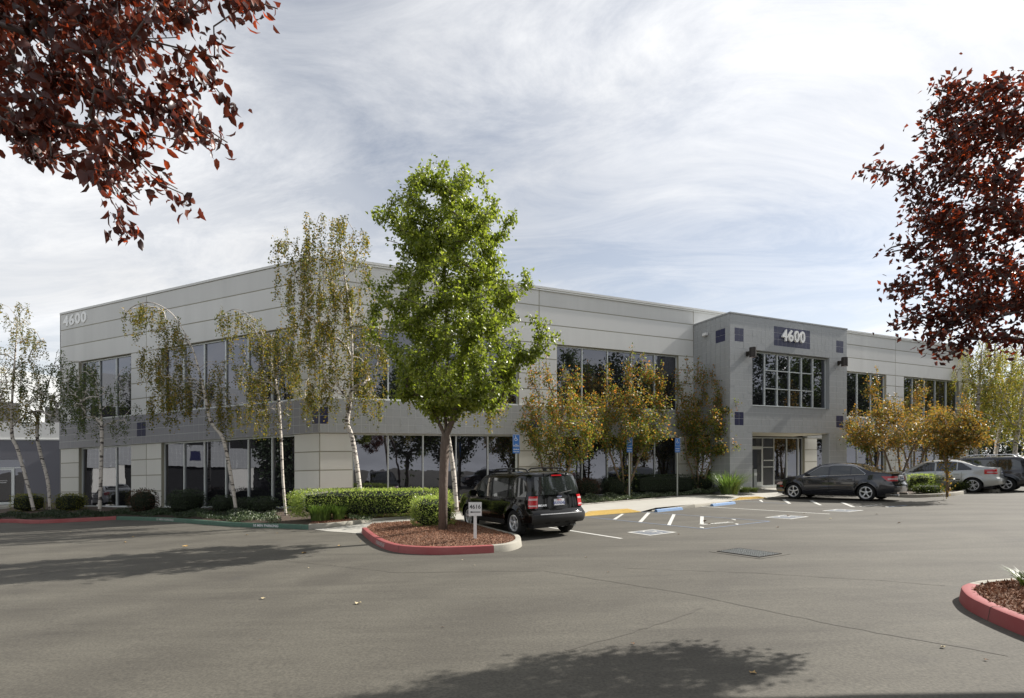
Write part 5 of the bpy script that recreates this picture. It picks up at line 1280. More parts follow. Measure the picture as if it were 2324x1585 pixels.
ext = [np.array(A(x, y, gb_.y + dy)) for x, y, dy in [(862, 495, 0), (856, 480, .1), (1150, 500, .1), (1165, 492, 0), (1190, 620, 0), (1200, 640, .2), (1210, 720, 0), (1235, 735, .1), (1262, 765, 0), (1240, 790, -.2), (1215, 800, 0), (1195, 815, .2), (1225, 765, .1), (1180, 790, -.3), (840, 640, 0), (850, 700, .2), (838, 760, -.2), (1055, 384, 0), (1000, 390, .1), (1095, 405, 0)]]
n_ = [A(1022, 900, gb_.y), A(1045, 780, gb_.y + .1)]
broad_tree('green_tree', 'tall bright green leafy tree on the mulch island beside the black vehicle', 'tree', gb_, T0, gprof, gb_.y, 660, 72, 0.102, 0.58, lf_green, barkg, 0.118, group=None, droop=0.75, jitter=0.085, extra=ext * 2, leaf_parts=0, detail=False, power=0.42, r_tip=0.005, bias=0.35, limbs=LB)
# --- crape myrtles: several slim stems and an upright crown
def crape(label, px, py, Yb, prof, lm, nst=4, ntips=150, per=30, spikes=None, dz=0.25):
    base = Vector(((px - HX) / FD * Yb, Yb, 0)); base.z = gz(base.x, Yb) + dz
    t = thing('crape_myrtle', label, 'tree', base, 'crape myrtle trees along the right wing')
    prof = [(y, (l + r) / 2 - (r - l) * .57, (l + r) / 2 + (r - l) * .57) for y, l, r in prof]
    prof = [(y * .86 + prof[-1][0] * .14 + 6, l, r) for y, l, r in prof]; tips = env_tips(prof, Yb, int(ntips * 1.0), None, 0.9, 0.42)
    sp = []
    for x, y0, y1 in (spikes or []):
        for yy in np.linspace(y0, y1, 4): sp.append(np.array(A(x + rng.uniform(-3, 3), yy, Yb + rng.uniform(-.3, .3))))
    P_, D_ = [], []
    ycb = prof[-1][0]; cxs = (prof[-1][1] + prof[-1][2]) / 2; hw_ = (prof[-2][2] - prof[-2][1]) / 2
    groups_ = [[] for _ in range(nst)]
    ang0 = rng.uniform(0, 6)
    hubs = [np.array(A(px + (k - (nst - 1) / 2) / nst * hw_ * 1.1, ycb + 12, Yb + rng.uniform(-.5, .5))) for k in range(nst)]
    for q in tips + sp: groups_[int(np.argmin([abs(q[0] - h[0]) + 0.4 * abs(q[1] - h[1]) for h in hubs]))].append(q)
    for k in range(nst):
        if not groups_[k]: continue
        b0 = np.array(base) + np.array([rng.uniform(-.08, .08), rng.uniform(-.08, .08), 0]); m1 = b0 * .55 + hubs[k] * .45 + np.array([rng.normal(0, .04), 0, .05])
        pos, par, ends = grow([b0, m1, hubs[k]], groups_[k], 0.3, wob=.08, bias=.4)
        wood('stem', pos, par, barkm, t, 0.005, 0.05, 5)
        a, b_ = twig_leaves(pos, par, ends, int(per * 2.0), 4, 0.14); P_ += a; D_ += b_
    # upright shoots sticking out of the crown top
    tops = sorted(tips, key=lambda q: -q[2] + rng.normal(0, .5))[:26]; sh = MB(); Pt, Dt = [], []
    for q in tops + sp[3::4]:
        H = rng.uniform(.15, .5); lean = rng.normal(0, .12, 2); e_ = q + np.array([lean[0] * H, lean[1] * H, H]); sh.tube([q - np.array([0, 0, .3]), (q + e_) / 2, e_], [.006, .004, .002], 3, cap=False)
        for _ in range(int(H * 46)):
            u = rng.uniform(); Pt.append(q + (e_ - q) * u + rng.normal(0, .035 + .03 * (1 - u), 3)); Dt.append(np.array([0, 0, .6]) + rng.normal(0, .4, 3))
    sh.build('shoot', barkm, t)['kind'] = 'stuff'
    P_, D_ = np.array(P_ + Pt), np.array(D_ + Dt); zq = np.quantile(P_[:, 2], .52); hi = P_[:, 2] + rng.normal(0, .45, len(P_)) > zq
    leaves('upper_foliage', P_[hi], D_[hi], 0.105, 0.62, lf_crapet if lm is lf_crape else lm, t, 0.1, off=base)
    leaves('lower_foliage', P_[~hi], D_[~hi], 0.105, 0.62, lm, t, 0.1, off=base)
    return t
crape('crape myrtle with orange tips left of the second tall window, behind the black vehicle', 1262, 1135, 24.3, [(868, 1215, 1335), (890, 1190, 1350), (930, 1182, 1368), (975, 1190, 1365), (1020, 1205, 1340), (1040, 1235, 1300)], lf_crape, 4, 170, 30, [(1207, 862, 832), (1242, 860, 820), (1285, 870, 838), (1240, 862, 845), (1310, 870, 850)])
crape('multi-stemmed orange and green crape myrtle in front of the upper window middle', 1420, 1131, 26.6, [(862, 1370, 1500), (890, 1345, 1520), (930, 1340, 1530), (965, 1345, 1532), (990, 1365, 1515), (1010, 1390, 1480)], lf_crape, 4, 190, 30, [(1438, 860, 800), (1425, 862, 825), (1458, 862, 815), (1478, 860, 830), (1500, 870, 838), (1380, 866, 842), (1470, 860, 842)])
crape('crape myrtle with green gold crown against the left side of the entrance tower', 1587, 1121, 29.0, [(865, 1558, 1640), (890, 1545, 1662), (930, 1540, 1668), (970, 1545, 1676), (1005, 1555, 1670), (1025, 1575, 1640)], lf_crape, 4, 170, 30, [(1536, 890, 845), (1560, 870, 822), (1582, 866, 828), (1597, 866, 840), (1620, 868, 838), (1648, 880, 850)], 0.2)
crape('orange crape myrtle right of the tower behind the dark grey sedan roof', 2038, 1085, 29.5, [(888, 1952, 2040), (910, 1935, 2075), (950, 1930, 2090), (985, 1935, 2085), (1005, 1960, 2060)], lf_crapeo, 3, 140, 28, [(1990, 888, 848), (1970, 892, 868)], 0.2)
crape('wide orange crape myrtle between the last two window bays, above the silver sedan', 2075, 1080, 32.0, [(892, 2050, 2120), (915, 2030, 2150), (955, 2025, 2165), (990, 2040, 2150), (1008, 2060, 2110)], lf_crapeo, 3, 120, 28, [(2085, 895, 872), (2098, 893, 878)], 0.2)
crape('single-trunk amber crape myrtle on the hedge island in front of the silver sedan', 2145, 1110, 23.0, [(915, 2120, 2180), (930, 2105, 2215), (960, 2098, 2232), (990, 2105, 2235), (1012, 2125, 2190), (1024, 2140, 2160)], lf_crapeo, 1, 130, 28, [(2190, 925, 910)], 0.12)
crape('small dull green crape myrtle just right of the tower leg', 1985, 1080, 31.0, [(945, 1932, 1965), (960, 1928, 1990), (1000, 1930, 1990), (1015, 1945, 1975)], lf_crape, 2, 50, 24, None, 0.2)
# --- birches with hanging twigs
def birch_tree(label, trunk_px, Yb, limbs, lm, hang=(0.5, 1.3), per=10, dens=1.0, rb=0.085, dz=0.3, group='birches planted round the left wing', leafL=0.075, fine=1.0):
    """trunk_px list of (px,py); limbs list of (px,py,dY,spread,count) hanging leaf sprays"""
    b0 = Vector(((trunk_px[0][0] - HX) / FD * Yb, Yb, CZ - (trunk_px[0][1] - HY) / FD * Yb)); b0.z = min(b0.z, gz(b0.x, Yb) + dz)
    t = thing('birch_tree', label, 'tree', b0, group)
    tr = [np.array(b0)] + [np.array(A(x, y, Yb)) for x, y in trunk_px[1:]]
    TR = [np.array(v) for v in smooth_path([Vector(q) for q in tr], 5)]
    pos = TR[:]; par = [-1] + list(range(len(TR) - 1)); arr = np.array(pos); P, D = [], []; tips = []; strands = []
    for px, py, dY, sprd, cnt in limbs:
        for _ in range(int(cnt * dens)):
            tips.append(np.array(A(px, py, Yb + dY)) + rng.normal(0, 1, 3) * np.array([sprd, sprd, sprd * .6]))
    ends = []; 
    order = np.argsort([np.linalg.norm(q - TR[len(TR) // 2]) for q in tips])
    lo_ = max(2, int(len(TR) * 0.35))
    for i in order:
        q = tips[i]; cand = arr[lo_:]; d = np.linalg.norm(cand - q, axis=1) + np.maximum(0, cand[:, 2] - q[2] + 0.25) * 1.3
        j = int(np.argmin(d)) + lo_; p0 = arr[j]; L = np.linalg.norm(q - p0); k = max(2, int(L / 0.3)); last = j; new = []
        for s_ in range(1, k + 1):
            u = s_ / k; w_ = p0 * (1 - u) + q * u + np.array([0, 0, 1.0]) * L * 0.22 * math.sin(math.pi * u); pos.append(w_); par.append(last); last = len(pos) - 1; new.append(w_)
        arr = np.vstack([arr] + new); ends.append(last)
        nh = rng.integers(2, 4)
        for _ in range(nh):
            H = rng.uniform(*hang); a = q + rng.normal(0, .06, 3); m_ = max(3, int(H / 0.16)); dr = rng.normal(0, .10, 2); pts = [a]
            for s_ in range(1, m_ + 1):
                u = s_ / m_; pts.append(a + np.array([dr[0] * u ** .6 * H, dr[1] * u ** .6 * H, -H * u]) + rng.normal(0, .012, 3))
            strands.append(pts)
            for _k in range(int(per * H * 3.3 * fine)):
                s_ = rng.integers(0, m_); u = rng.uniform(); p = pts[s_] * (1 - u) + pts[s_ + 1] * u + rng.normal(0, .045, 3); P.append(p); D.append(rng.normal(0, .6, 3))
    wood('trunk', pos, par, birch, t, 0.003, rb * .82, 7, 0.55)
    b = MB()
    for pts in strands: b.tube(pts, 0.0028, 3, cap=False)
    tw_ = b.build('hanging_twig', barkd, t); tw_['kind'] = 'stuff'
    leaves('crown', P, D, leafL, 0.72, lm, t, 0.4, off=b0)
    return t
birch_tree('white trunked birch leaning left at the far left frame edge', [(77, 1158), (60, 1090), (40, 1020), (27, 985), (28, 900), (35, 800), (40, 720)], 25.0, [(30, 700, 0, .35, 6), (60, 745, 0, .45, 7), (90, 760, 0, .3, 4), (20, 770, 0, .6, 14), (10, 830, .3, .7, 16), (60, 880, 0, .7, 16), (0, 900, 0, .7, 14), (40, 930, -.4, .7, 12)], lf_birch, (0.4, 1.1), 12)
birch_tree('dark leafed birch with double bend beside the annex wall', [(114, 1157), (108, 1090), (92, 1030), (84, 985), (90, 930), (110, 870), (125, 820)], 25.6, [(110, 850, 0, .7, 18), (150, 850, 0, .6, 16), (60, 880, .3, .7, 14), (180, 885, 0, .5, 12), (120, 910, -.3, .8, 16), (165, 940, 0, .5, 8)], lf_birchg, (0.4, 1.0), 13)
birch_tree('slim birch standing before the first narrow window bay', [(226, 1163), (229, 1080), (231, 985), (228, 930), (218, 880), (205, 830)], 23.6, [(200, 835, 0, .4, 8), (240, 855, 0, .45, 9), (205, 890, .2, .6, 12), (250, 900, 0, .4, 8), (225, 935, -.2, .6, 11), (265, 945, 0, .35, 5), (165, 900, 0, .35, 6)], lf_birchg, (0.35, 0.9), 10)
birch_tree('birch whose thin leader arches over in a wide weeping bow', [(536, 1153), (524, 1080), (510, 1010), (500, 985), (478, 955), (466, 900), (456, 860), (440, 800), (416, 750), (390, 712), (355, 690), (326, 687), (296, 700), (274, 728)], 21.8, [(290, 705, 0, .15, 4), (320, 695, 0, .15, 4), (350, 700, 0, .18, 5), (380, 730, 0, .2, 5), (400, 770, 0, .35, 10), (380, 830, .2, .45, 16), (410, 880, -.2, .5, 16), (440, 860, 0, .5, 12), (480, 910, 0, .45, 12), (370, 900, 0, .35, 12), (350, 800, 0, .3, 5), (510, 830, 0, .3, 5)], lf_birch, (0.45, 1.25), 12, rb=0.08)
birch_tree('straight slender birch forking at the upper sill before the six-pane bay', [(649, 1173), (642, 1090), (638, 1000), (634, 930), (632, 905), (622, 850), (605, 790), (590, 745), (560, 712), (530, 702), (500, 718)], 20.2, [(500, 712, 0, .12, 3), (530, 708, 0, .15, 4), (560, 722, 0, .2, 6), (590, 760, 0, .4, 12), (640, 770, 0, .45, 14), (610, 820, 0, .5, 16), (660, 840, 0, .45, 14), (570, 850, .2, .5, 12), (560, 920, 0, .45, 10), (690, 900, 0, .35, 8), (600, 930, 0, .4, 8), (660, 760, 0, .3, 6)], lf_birch, (0.4, 1.1), 11, rb=0.06)
birch_tree('tallest birch at the building corner with golden hanging foliage', [(820, 1158), (815, 1100), (804, 1020), (796, 985), (788, 958), (795, 900), (799, 830), (798, 760), (790, 680), (778, 600), (770, 530), (768, 490)], 19.0, [(650, 555, 0, .15, 5), (690, 540, 0, .25, 8), (700, 580, 0, .35, 12), (770, 500, 0, .25, 8), (820, 530, 0, .2, 5), (720, 500, 0, .2, 5), (760, 570, 0, .5, 16), (690, 640, 0, .4, 16), (740, 660, .2, .5, 22), (800, 640, -.1, .45, 16), (700, 720, 0, .4, 18), (760, 740, .2, .5, 22), (820, 730, 0, .4, 14), (700, 800, 0, .4, 14), (770, 820, 0, .55, 20), (840, 800, 0, .45, 14), (840, 890, 0, .35, 8), (730, 880, 0, .4, 10), (850, 610, 0, .15, 3)], lf_birch, (0.4, 1.15), 12, rb=0.10, dens=1.0)
birch_tree('birch mostly hidden behind the green tree trunk, black and white bark', [(1036, 1150), (1030, 1080), (1020, 1010), (1012, 960), (1030, 930), (1060, 915)], 19.2, [(1070, 915, 0, .3, 6), (1105, 915, 0, .3, 7), (1120, 925, 0, .2, 4), (960, 900, 0, .4, 6)], lf_birch, (0.3, 0.8), 10, rb=0.10)
gR = 'birches beyond the right end of the building'
birch_tree('tallest white birch beyond the right building end, trunk forking high', [(2213, 1060), (2215, 1000), (2219, 920), (2224, 860), (2228, 800), (2235, 740)], 41, [(2215, 800, 0, .8, 14), (2240, 830, 0, .9, 16), (2205, 870, .4, .8, 10), (2250, 880, 0, .9, 14), (2225, 930, 0, .8, 12), (2235, 780, 0, .6, 8)], lf_birchy, (0.8, 2.4), 11, 1.4, 0.16, 0.3, gR, 0.10, 0.8)
birch_tree('leaning white birch second from the right building end', [(2255, 1060), (2262, 1010), (2272, 960), (2285, 900), (2296, 850)], 43, [(2275, 810, 0, .9, 16), (2300, 850, 0, .9, 16), (2265, 890, 0, .8, 12), (2310, 900, 0, .9, 14), (2290, 930, 0, .9, 12)], lf_birchy, (0.8, 2.4), 11, 1.4, 0.15, 0.3, gR, 0.10, 0.8)
birch_tree('white birch nearest the right frame edge over the navy vehicle', [(2300, 1060), (2305, 1010), (2316, 950), (2325, 880), (2330, 800)], 40, [(2310, 800, 0, .9, 14), (2340, 840, 0, 1.0, 14), (2320, 900, 0, .9, 14), (2290, 950, 0, .8, 10), (2350, 930, 0, .9, 10)], lf_birchy, (0.8, 2.2), 11, 1.4, 0.16, 0.3, gR, 0.10, 0.8)
# --- red leafed trees
rb_ = Vector((10.0, 5.9, 0)); rb_.z = gz(10.0, 5.9) + 0.15
YR = 6.9
rprof = [(205, 2140, 2330), (250, 2110, 2370), (330, 2095, 2390), (400, 2060, 2400), (470, 2050, 2400), (540, 2030, 2400), (620, 2040, 2400), (680, 2055, 2390), (740, 2080, 2380), (790, 2110, 2350)]
rext = [np.array(A(x, y, YR + d)) for x, y, d in [(1962, 382, 0), (1990, 384, .1), (2020, 392, 0), (2045, 400, .1), (2070, 420, .1), (2015, 655, 0), (2035, 650, .2), (2060, 645, 0), (2035, 740, 0), (2060, 728, .1), (2085, 715, 0), (2120, 200, 0), (2150, 198, .1), (2165, 190, 0), (2190, 228, 0), (2110, 775, 0), (2140, 812, 0), (2160, 800, .2), (2185, 790, 0), (2095, 270, 0)]]
broad_tree('red_leaf_tree', 'purple red leafed tree reaching in from the right frame edge', 'tree', rb_, [(9.95, 5.9, 2.2), (9.7, 5.9, 3.3), (9.1, 6.2, 4.3), (8.3, 6.6, 5.0)], rprof, YR, 400, 24, 0.086, 0.54, lf_red, barkred, 0.09, droop=0.25, jitter=0.075, extra=rext * 2, group=None, leaf_parts=280, detail=False, power=0.45, step=0.28, bias=0.1, dscale=0.7)
lb_ = Vector((-6.3, 3.2, 0)); lb_.z = gz(-6.3, 3.2) + 0.15
t = thing('red_leaf_tree', 'red leafed branches hanging in from the top left corner', 'tree', lb_)
poly = [(-120, -160), (-100, 240), (40, 330), (150, 385), (200, 425), (280, 470), (400, 462), (425, 440), (350, 385), (300, 330), (470, 330), (525, 325), (530, 255), (420, 215), (510, 180), (470, 130), (380, 60), (470, 5), (620, 15), (600, -60), (300, -200)]
def inpoly(x, y):
    c = False; n = len(poly)
    for i in range(n):
        x0, y0 = poly[i]; x1, y1 = poly[(i + 1) % n]
        if (y0 > y) != (y1 > y) and x < (x1 - x0) * (y - y0) / (y1 - y0) + x0: c = not c
    return c
tips = []
while len(tips) < 430:
    x, y = rng.uniform(-120, 640), rng.uniform(-200, 480)
    dens = 1.0 if (x < 330 and y < 130) else (0.62 if x < 420 and y < 330 else 0.5)
    if inpoly(x, y) and rng.uniform() < dens: tips.append(np.array(A(x, y, rng.uniform(3.7, 4.9))))
tips += [np.array(A(x, y, 4.2 + d)) for x, y, d in [(272, 500, 0), (282, 520, .05), (290, 535, 0), (270, 485, .1), (425, 465, 0), (415, 440, .1), (490, 200, 0), (487, 130, .1), (485, 60, 0), (630, 20, 0), (600, 10, .1), (560, 10, 0), (530, 235, 0), (535, 260, .1), (510, 330, 0)]]
pos, par, ends = grow([np.array(lb_), np.array([-6.3, 3.3, 1.9]), np.array([-6.1, 3.5, 2.9]), np.array([-5.6, 3.8, 3.6]), np.array([-5.0, 4.0, 4.1]), np.array([-4.3, 4.1, 4.35])], tips, 0.16, wob=0.05, bias=0.1)
wood('trunk', pos, par, barkred, t, 0.003, 0.085, power=0.8)
P, D = twig_leaves(pos, par, ends, 12, 3, 0.05)
P, D = np.array(P), np.array(D)
finish_leaves(P, D, 0.092, 0.46, lf_red, t, 0.95, 290, True, lb_, spread=0.45)
# trees outside the frame that the glass mirrors
for i, (x, y, h) in enumerate([(17, 6, 12.5), (21, 9.5, 13), (25, 12.5, 13), (29, 16, 13.5), (33, 19.5, 13), (37, 23, 13.5), (42, 27, 13), (47, 31, 13), (52, 35, 13), (57.5, 39, 13), (15, 1, 12.5), (20, 0, 13), (36, 15, 13), (41.5, 19, 13), (47, 23.5, 13), (53, 28, 13), (60, 33, 13), (30, 11, 13), (9, -8, 12), (2, -12, 12), (-8, -12, 9), (-33, 14, 8)]):
    base = Vector((x, y, gz(x, y))); k = h / 9
    t = thing('mirrored_tree', 'broad dark tree outside the frame, seen only mirrored in the windows', 'tree', base, 'trees outside the frame mirrored in the glass')
    tips = [np.array([x, y, base.z + h * .62]) + (lambda v: v / np.linalg.norm(v) * rng.uniform(.3, 1) ** .4 * np.array([2.2 * k, 2.2 * k, h * .38]))(rng.normal(0, 1, 3)) for _ in range(130)]
    pos, par, ends = grow([np.array(base), np.array([x + .1, y, base.z + h * .2])], tips, .6)
    wood('trunk', pos, par, barkd, t, .01, .16, 5)
    P, D = twig_leaves(pos, par, ends, 60, 3, .34); leaves('crown', P, D, .27, .7, lf_dark if i % 2 else lf_birchg, t, .4, off=base)
# dark evergreens behind the right birches
for i, (px, Yd, top, wd_) in enumerate([(2200, 60, 800, 30), (2240, 62, 860, 34), (2285, 60, 830, 36), (2330, 58, 810, 36), (2375, 60, 850, 36)]):
    x = (px - HX) / FD * Yd; base = Vector((x, Yd, gz(x, Yd))); h = CZ - (top - HY) / FD * Yd - base.z
    t = thing('dark_evergreen', ['dark evergreen tree touching the right building end', 'dark evergreen between the first two far birches', 'dark evergreen behind the leaning birch', 'dark evergreen behind the frame edge birch', 'dark evergreen just outside the right frame edge'][i], 'tree', base, 'dark evergreens behind the birches')
    tips = [np.array([x, Yd, base.z + h * .5]) + (lambda v: v / np.linalg.norm(v) * rng.uniform(.3, 1) ** .4 * np.array([2.6, 2.2, h * .5]))(rng.normal(0, 1, 3)) for _ in range(140)]
    pos, par, ends = grow([np.array(base), np.array([x, Yd, base.z + h * .15])], tips, .6)
    wood('trunk', pos, par, barkd, t, .012, .2, 5)
    P, D = twig_leaves(pos, par, ends, 26, 3, .3); leaves('crown', P, D, .26, .55, lf_dark, t, .3, off=base)
# --- hedges, shrubs, ground cover
def shrub(name, label, cat, c, ax, half, lm, leafL=0.045, n=2500, boxy=0.0, group=None, dz=0.2, h=None, rough=0.06, up_=0.5):
    """c foot centre, ax heading of the long side, half=(a,b), h height; boxy 0 ball .. 1 clipped box"""
    c = Vector((c.x, c.y, gz(c.x, c.y) + dz)); t = thing(name, label, cat, c, group)
    U = np.array([math.sin(ax), math.cos(ax), 0]); V_ = np.array([math.cos(ax), -math.sin(ax), 0]); e = 2 + boxy * 6
    d = rng.normal(0, 1, (n, 3)); d /= (np.sum(np.abs(d) ** e, 1) ** (1 / e))[:, None]
    lump = 1 + rough * np.sin(d[:, 0] * 7 + c.x * 3) * np.cos(d[:, 1] * 6 + c.y) + rng.normal(0, .03 + rough * .4, n)
    lump[rng.uniform(0, 1, n) < .04] *= 1.06
    d2 = d * (lump * rng.uniform(.88, 1.0, n))[:, None]
    # soften the foot of the shrub
    P = np.array(c) + U * (d2[:, 0:1] * half[0]) + V_ * (d2[:, 1:2] * half[1]) + np.array([0, 0, 1]) * ((d2[:, 2:3] + 1) / 2 * h)
    Dn = U * d[:, 0:1] + V_ * d[:, 1:2] + np.array([0, 0, 1]) * (d[:, 2:3] + up_)
    leaves('foliage', P, Dn, leafL, 0.62, lm, t, 0.0, off=c, spread=0.55)
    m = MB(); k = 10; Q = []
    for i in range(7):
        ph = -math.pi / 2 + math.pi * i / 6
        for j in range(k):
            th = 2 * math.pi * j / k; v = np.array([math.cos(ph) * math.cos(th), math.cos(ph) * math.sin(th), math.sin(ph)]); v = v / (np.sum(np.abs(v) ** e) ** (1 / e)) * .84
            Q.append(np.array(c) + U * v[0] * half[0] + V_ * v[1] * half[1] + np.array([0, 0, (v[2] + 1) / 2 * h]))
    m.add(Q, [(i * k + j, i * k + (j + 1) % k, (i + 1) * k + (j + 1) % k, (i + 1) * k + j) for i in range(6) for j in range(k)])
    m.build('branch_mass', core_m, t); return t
def at(px, py, Yd=None, dz=0.2): return G(px, py, dz) if Yd is None else A(px, py, Yd)
hA_, hB_ = Vector((A(668, 1150, 18.6))), Vector((A(1028, 1140, 19.6)))
def hedge_run(label, a, b, wd, h, lm, n, dz=0.22, group=None, name='clipped_hedge', leafL=0.05):
    d = b - a; ax = math.atan2(d.x, d.y); c = (a + b) / 2
    return shrub(name, label, 'hedge', c, ax, (math.hypot(d.x, d.y) / 2, wd / 2), lm, leafL, n, 1.0, group, dz, h, 0.03, 0.7)
hedge_run('long sunlit clipped hedge round the building corner', Vector((-7.35, 18.4, 0)), Vector((-2.3, 19.6, 0)), 0.95, 0.92, lf_hedge, 15000)
ih = G(981, 1193, 0.2)
shrub('boxwood_shrub', 'clipped green box shrub on the mulch island beside the tree trunk', 'shrub', ih, R_(64), (0.56, 0.5), lf_hedge, 0.04, 5200, .55, None, 0.16, 0.86, 0.05)
gl_ = 'clipped shrubs in the left bed'
shrub('clipped_shrub', 'yellow tipped clipped shrub under the annex wall, left of the pair', 'shrub', Vector((-23.2, 26.4, 0)), 0, (.62, .5), lf_yel, 0.05, 1800, .5, gl_, 0.15, .85)
shrub('clipped_shrub', 'yellow tipped clipped shrub at the foot of the left building end', 'shrub', Vector((-20.9, 26.0, 0)), 0, (.6, .5), lf_yel, 0.05, 1800, .5, gl_, 0.15, .82)
shrub('round_shrub', 'reddish round shrub in front of the first pier of the left wing', 'shrub', Vector((-15.9, 23.7, 0)), 0, (.58, .5), lf_redshrub, 0.05, 2200, .1, gl_, 0.15, 1.02, 0.1)
shrub('round_shrub', 'wide dark green shrub before the left edge of the six-pane bay', 'shrub', Vector((-13.6, 23.0, 0)), 0, (.82, .6), lf_dark, 0.05, 2600, .2, gl_, 0.15, .98, 0.08)
for i, (x, y, w, h) in enumerate([(-12.0, 22.9, .6, .7), (-10.9, 22.6, .6, .62), (-9.9, 22.0, .6, .66)]):
    shrub('low_shrub', ['low dark shrub under the six-pane bay, just right of the wide dark shrub', 'low dark shrub under the middle of the six-pane bay', 'low dark shrub under the right end of the six-pane bay'][i], 'shrub', Vector((x, y, 0)), 0, (w, .5), lf_dark, 0.05, 1500, .1, gl_, 0.15, h, 0.12)
gr_ = 'shrubs in the right bed'
RDn = RD
def onR(t_, n_): q = C2 + RD * t_ + NR * n_; return Vector((q.x, q.y, 0))
hedge_run('dark clipped hedge under the second ground floor window bay', onR(14.6, 1.0), onR(18.7, 1.0), 0.8, 1.0, lf_dark, 5000, 0.2, gr_)
shrub('round_shrub', 'brownish round shrub behind the black vehicle, left of the dark hedge', 'shrub', onR(12.0, 1.0), 0, (.62, .6), lf_redshrub, .05, 2000, .1, gr_, .2, .95)
shrub('round_shrub', 'dark round shrub between the brownish shrub and the dark hedge', 'shrub', onR(13.5, 1.1), 0, (.7, .6), lf_dark, .05, 2000, .1, gr_, .2, .95)
shrub('round_shrub', 'dark round shrub against the pier beside the entrance tower', 'shrub', onR(19.3, 1.0), 0, (.62, .6), lf_dark, .05, 2000, .1, gr_, .2, .95)
shrub('round_shrub', 'dark shrub behind the black vehicle near its windscreen', 'shrub', onR(8.6, 1.2), 0, (.7, .6), lf_hedge, .05, 1800, .1, gr_, .2, .9)
shrub('boxwood_shrub', 'rounded box shrub on the hedge island between grey and silver sedans', 'shrub', G(2094, 1113, .12), R_(64), (.62, .55), lf_hedge, .04, 3000, .6, None, .14, .8)
shrub('low_juniper', 'low spreading juniper at the tip of the island behind the grey sedan', 'shrub', G(2108, 1120, .12), R_(64), (.9, .42), lf_jun, .05, 2600, .2, None, .12, .42, .12)
shrub('low_juniper', 'low clipped juniper on the far island in front of the silver sedan', 'shrub', G(2203, 1111, .12), R_(64), (1.15, .42), lf_jun, .05, 3000, .5, None, .12, .42, .08)
def blades(name, label, c, r, h, n, lm=lf_blade, dz=0.2, group=None, cat='ornamental grass', lean=.45):
    c = Vector((c.x, c.y, gz(c.x, c.y) + dz)); t = thing(name, label, cat, c, group); V, F = [], []
    for _ in range(n):
        a = rng.uniform(0, 6.283); q = rng.uniform() ** .5 * r * .55; L = h * rng.uniform(.65, 1.15); b = np.array([q * math.cos(a), q * math.sin(a), 0])
        a2 = a + rng.normal(0, .5); o = np.array([math.cos(a2), math.sin(a2), 0]) * L * lean * rng.uniform(.3, 1.3); w = rng.uniform(.007, .016) * max(1, h); s_ = np.array([-math.sin(a2), math.cos(a2), 0]) * w; k = len(V)
        for u in (0, .35, .7): 
            p = b + o * u ** 1.8 + np.array([0, 0, L * (u - .25 * u ** 3)]); V += [p - s_ * (1 - u * .5), p + s_ * (1 - u * .5)]
        V.append(b + o + np.array([0, 0, L * rng.uniform(.68, .86)])); F += [(k, k + 1, k + 3, k + 2), (k + 2, k + 3, k + 5, k + 4), (k + 4, k + 5, k + 6)]
    me = bpy.data.meshes.new('blades'); me.from_pydata([tuple(v) for v in V], [], F); me.materials.append(lm); o_ = link('blades', me, t); o_['kind'] = 'stuff'; return t
blades('grass_clump', 'wider clump of bright strappy grass in front of the corner hedge', G(728, 1184, .15), .55, .66, 520, group='strappy grass clumps')
blades('grass_clump', 'narrower clump of bright strappy grass next to the wide clump', G(769, 1182, .15), .32, .62, 260, group='strappy grass clumps')
blades('grass_clump', 'big arching bright green grass clump at the foot of the entrance tower', G(1655, 1122, .2), .7, 1.35, 420, group='strappy grass clumps', lean=.85)
blades('grass_clump', 'spiky green clump on the foreground island at the right frame edge', G(2345, 1338, .15), .22, .3, 120, lf_jun, .15, group='strappy grass clumps', lean=.9)
blades('small_clump', 'small low green clump beside the tower leg', G(1690, 1118, .2), .4, .38, 300, lf_jun, .2, cat='plant', lean=1.0)
blades('small_clump', 'small low green clump next to the call post', G(1710, 1117, .2), .34, .32, 260, lf_jun, .2, cat='plant', lean=1.0)
def cover(name, label, poly_px, n, lm, hgt, leafL, dz=.12, world=None):
    Pp = world or [G(x, y, dz) for x, y in poly_px]; xs = [p.x for p in Pp]; ys = [p.y for p in Pp]; out_ = []; N_ = len(Pp)
    while len(out_) < n:
        X = rng.uniform(min(xs), max(xs), 4000); Y = rng.uniform(min(ys), max(ys), 4000); c = np.zeros(4000, bool)
        for i in range(N_):
            a, b = Pp[i], Pp[(i + 1) % N_]; m_ = ((a.y > Y) != (b.y > Y)) & (X < (b.x - a.x) * (Y - a.y) / (b.y - a.y + 1e-12) + a.x); c ^= m_
        for x, y in zip(X[c], Y[c]):
            hh = hgt * (.55 + .45 * math.sin(x * 3.1) * math.cos(y * 2.7 + x)) ; out_.append((x, y, gz(x, y) + dz + hh * rng.uniform(.35, 1.0)))
    o = leaves(name, out_[:n], np.tile([0, 0, .8], (n, 1)), leafL, .62, lm, None, 0., spread=.7); o['kind'] = 'stuff'; o['label'] = label; return o
def insetw(P, w): return P
kl = inset(KL, .16, 1); kg = inset(KG, .16, 1)
band = kl + kg[1:12]
cover('ground_cover', 'dark low ground cover along the red and green kerbs', None, 26000, lf_dark, .30, .055, .12, [Vector(p) for p in band] + [p + Vector((.35, 1.9, 0)) for p in band[::-1]])
cover('ground_cover', 'pale green ground cover patch behind the green kerb', [(520, 1186), (560, 1189), (618, 1190), (640, 1186), (620, 1168), (540, 1163), (515, 1170)], 5200, lf_cover, .30, .055)
cover('ground_cover', 'leafy ground cover sprigs right of the grass clumps', [(792, 1186), (835, 1184), (872, 1176), (860, 1164), (800, 1160), (785, 1172)], 3600, lf_cover, .28, .05)
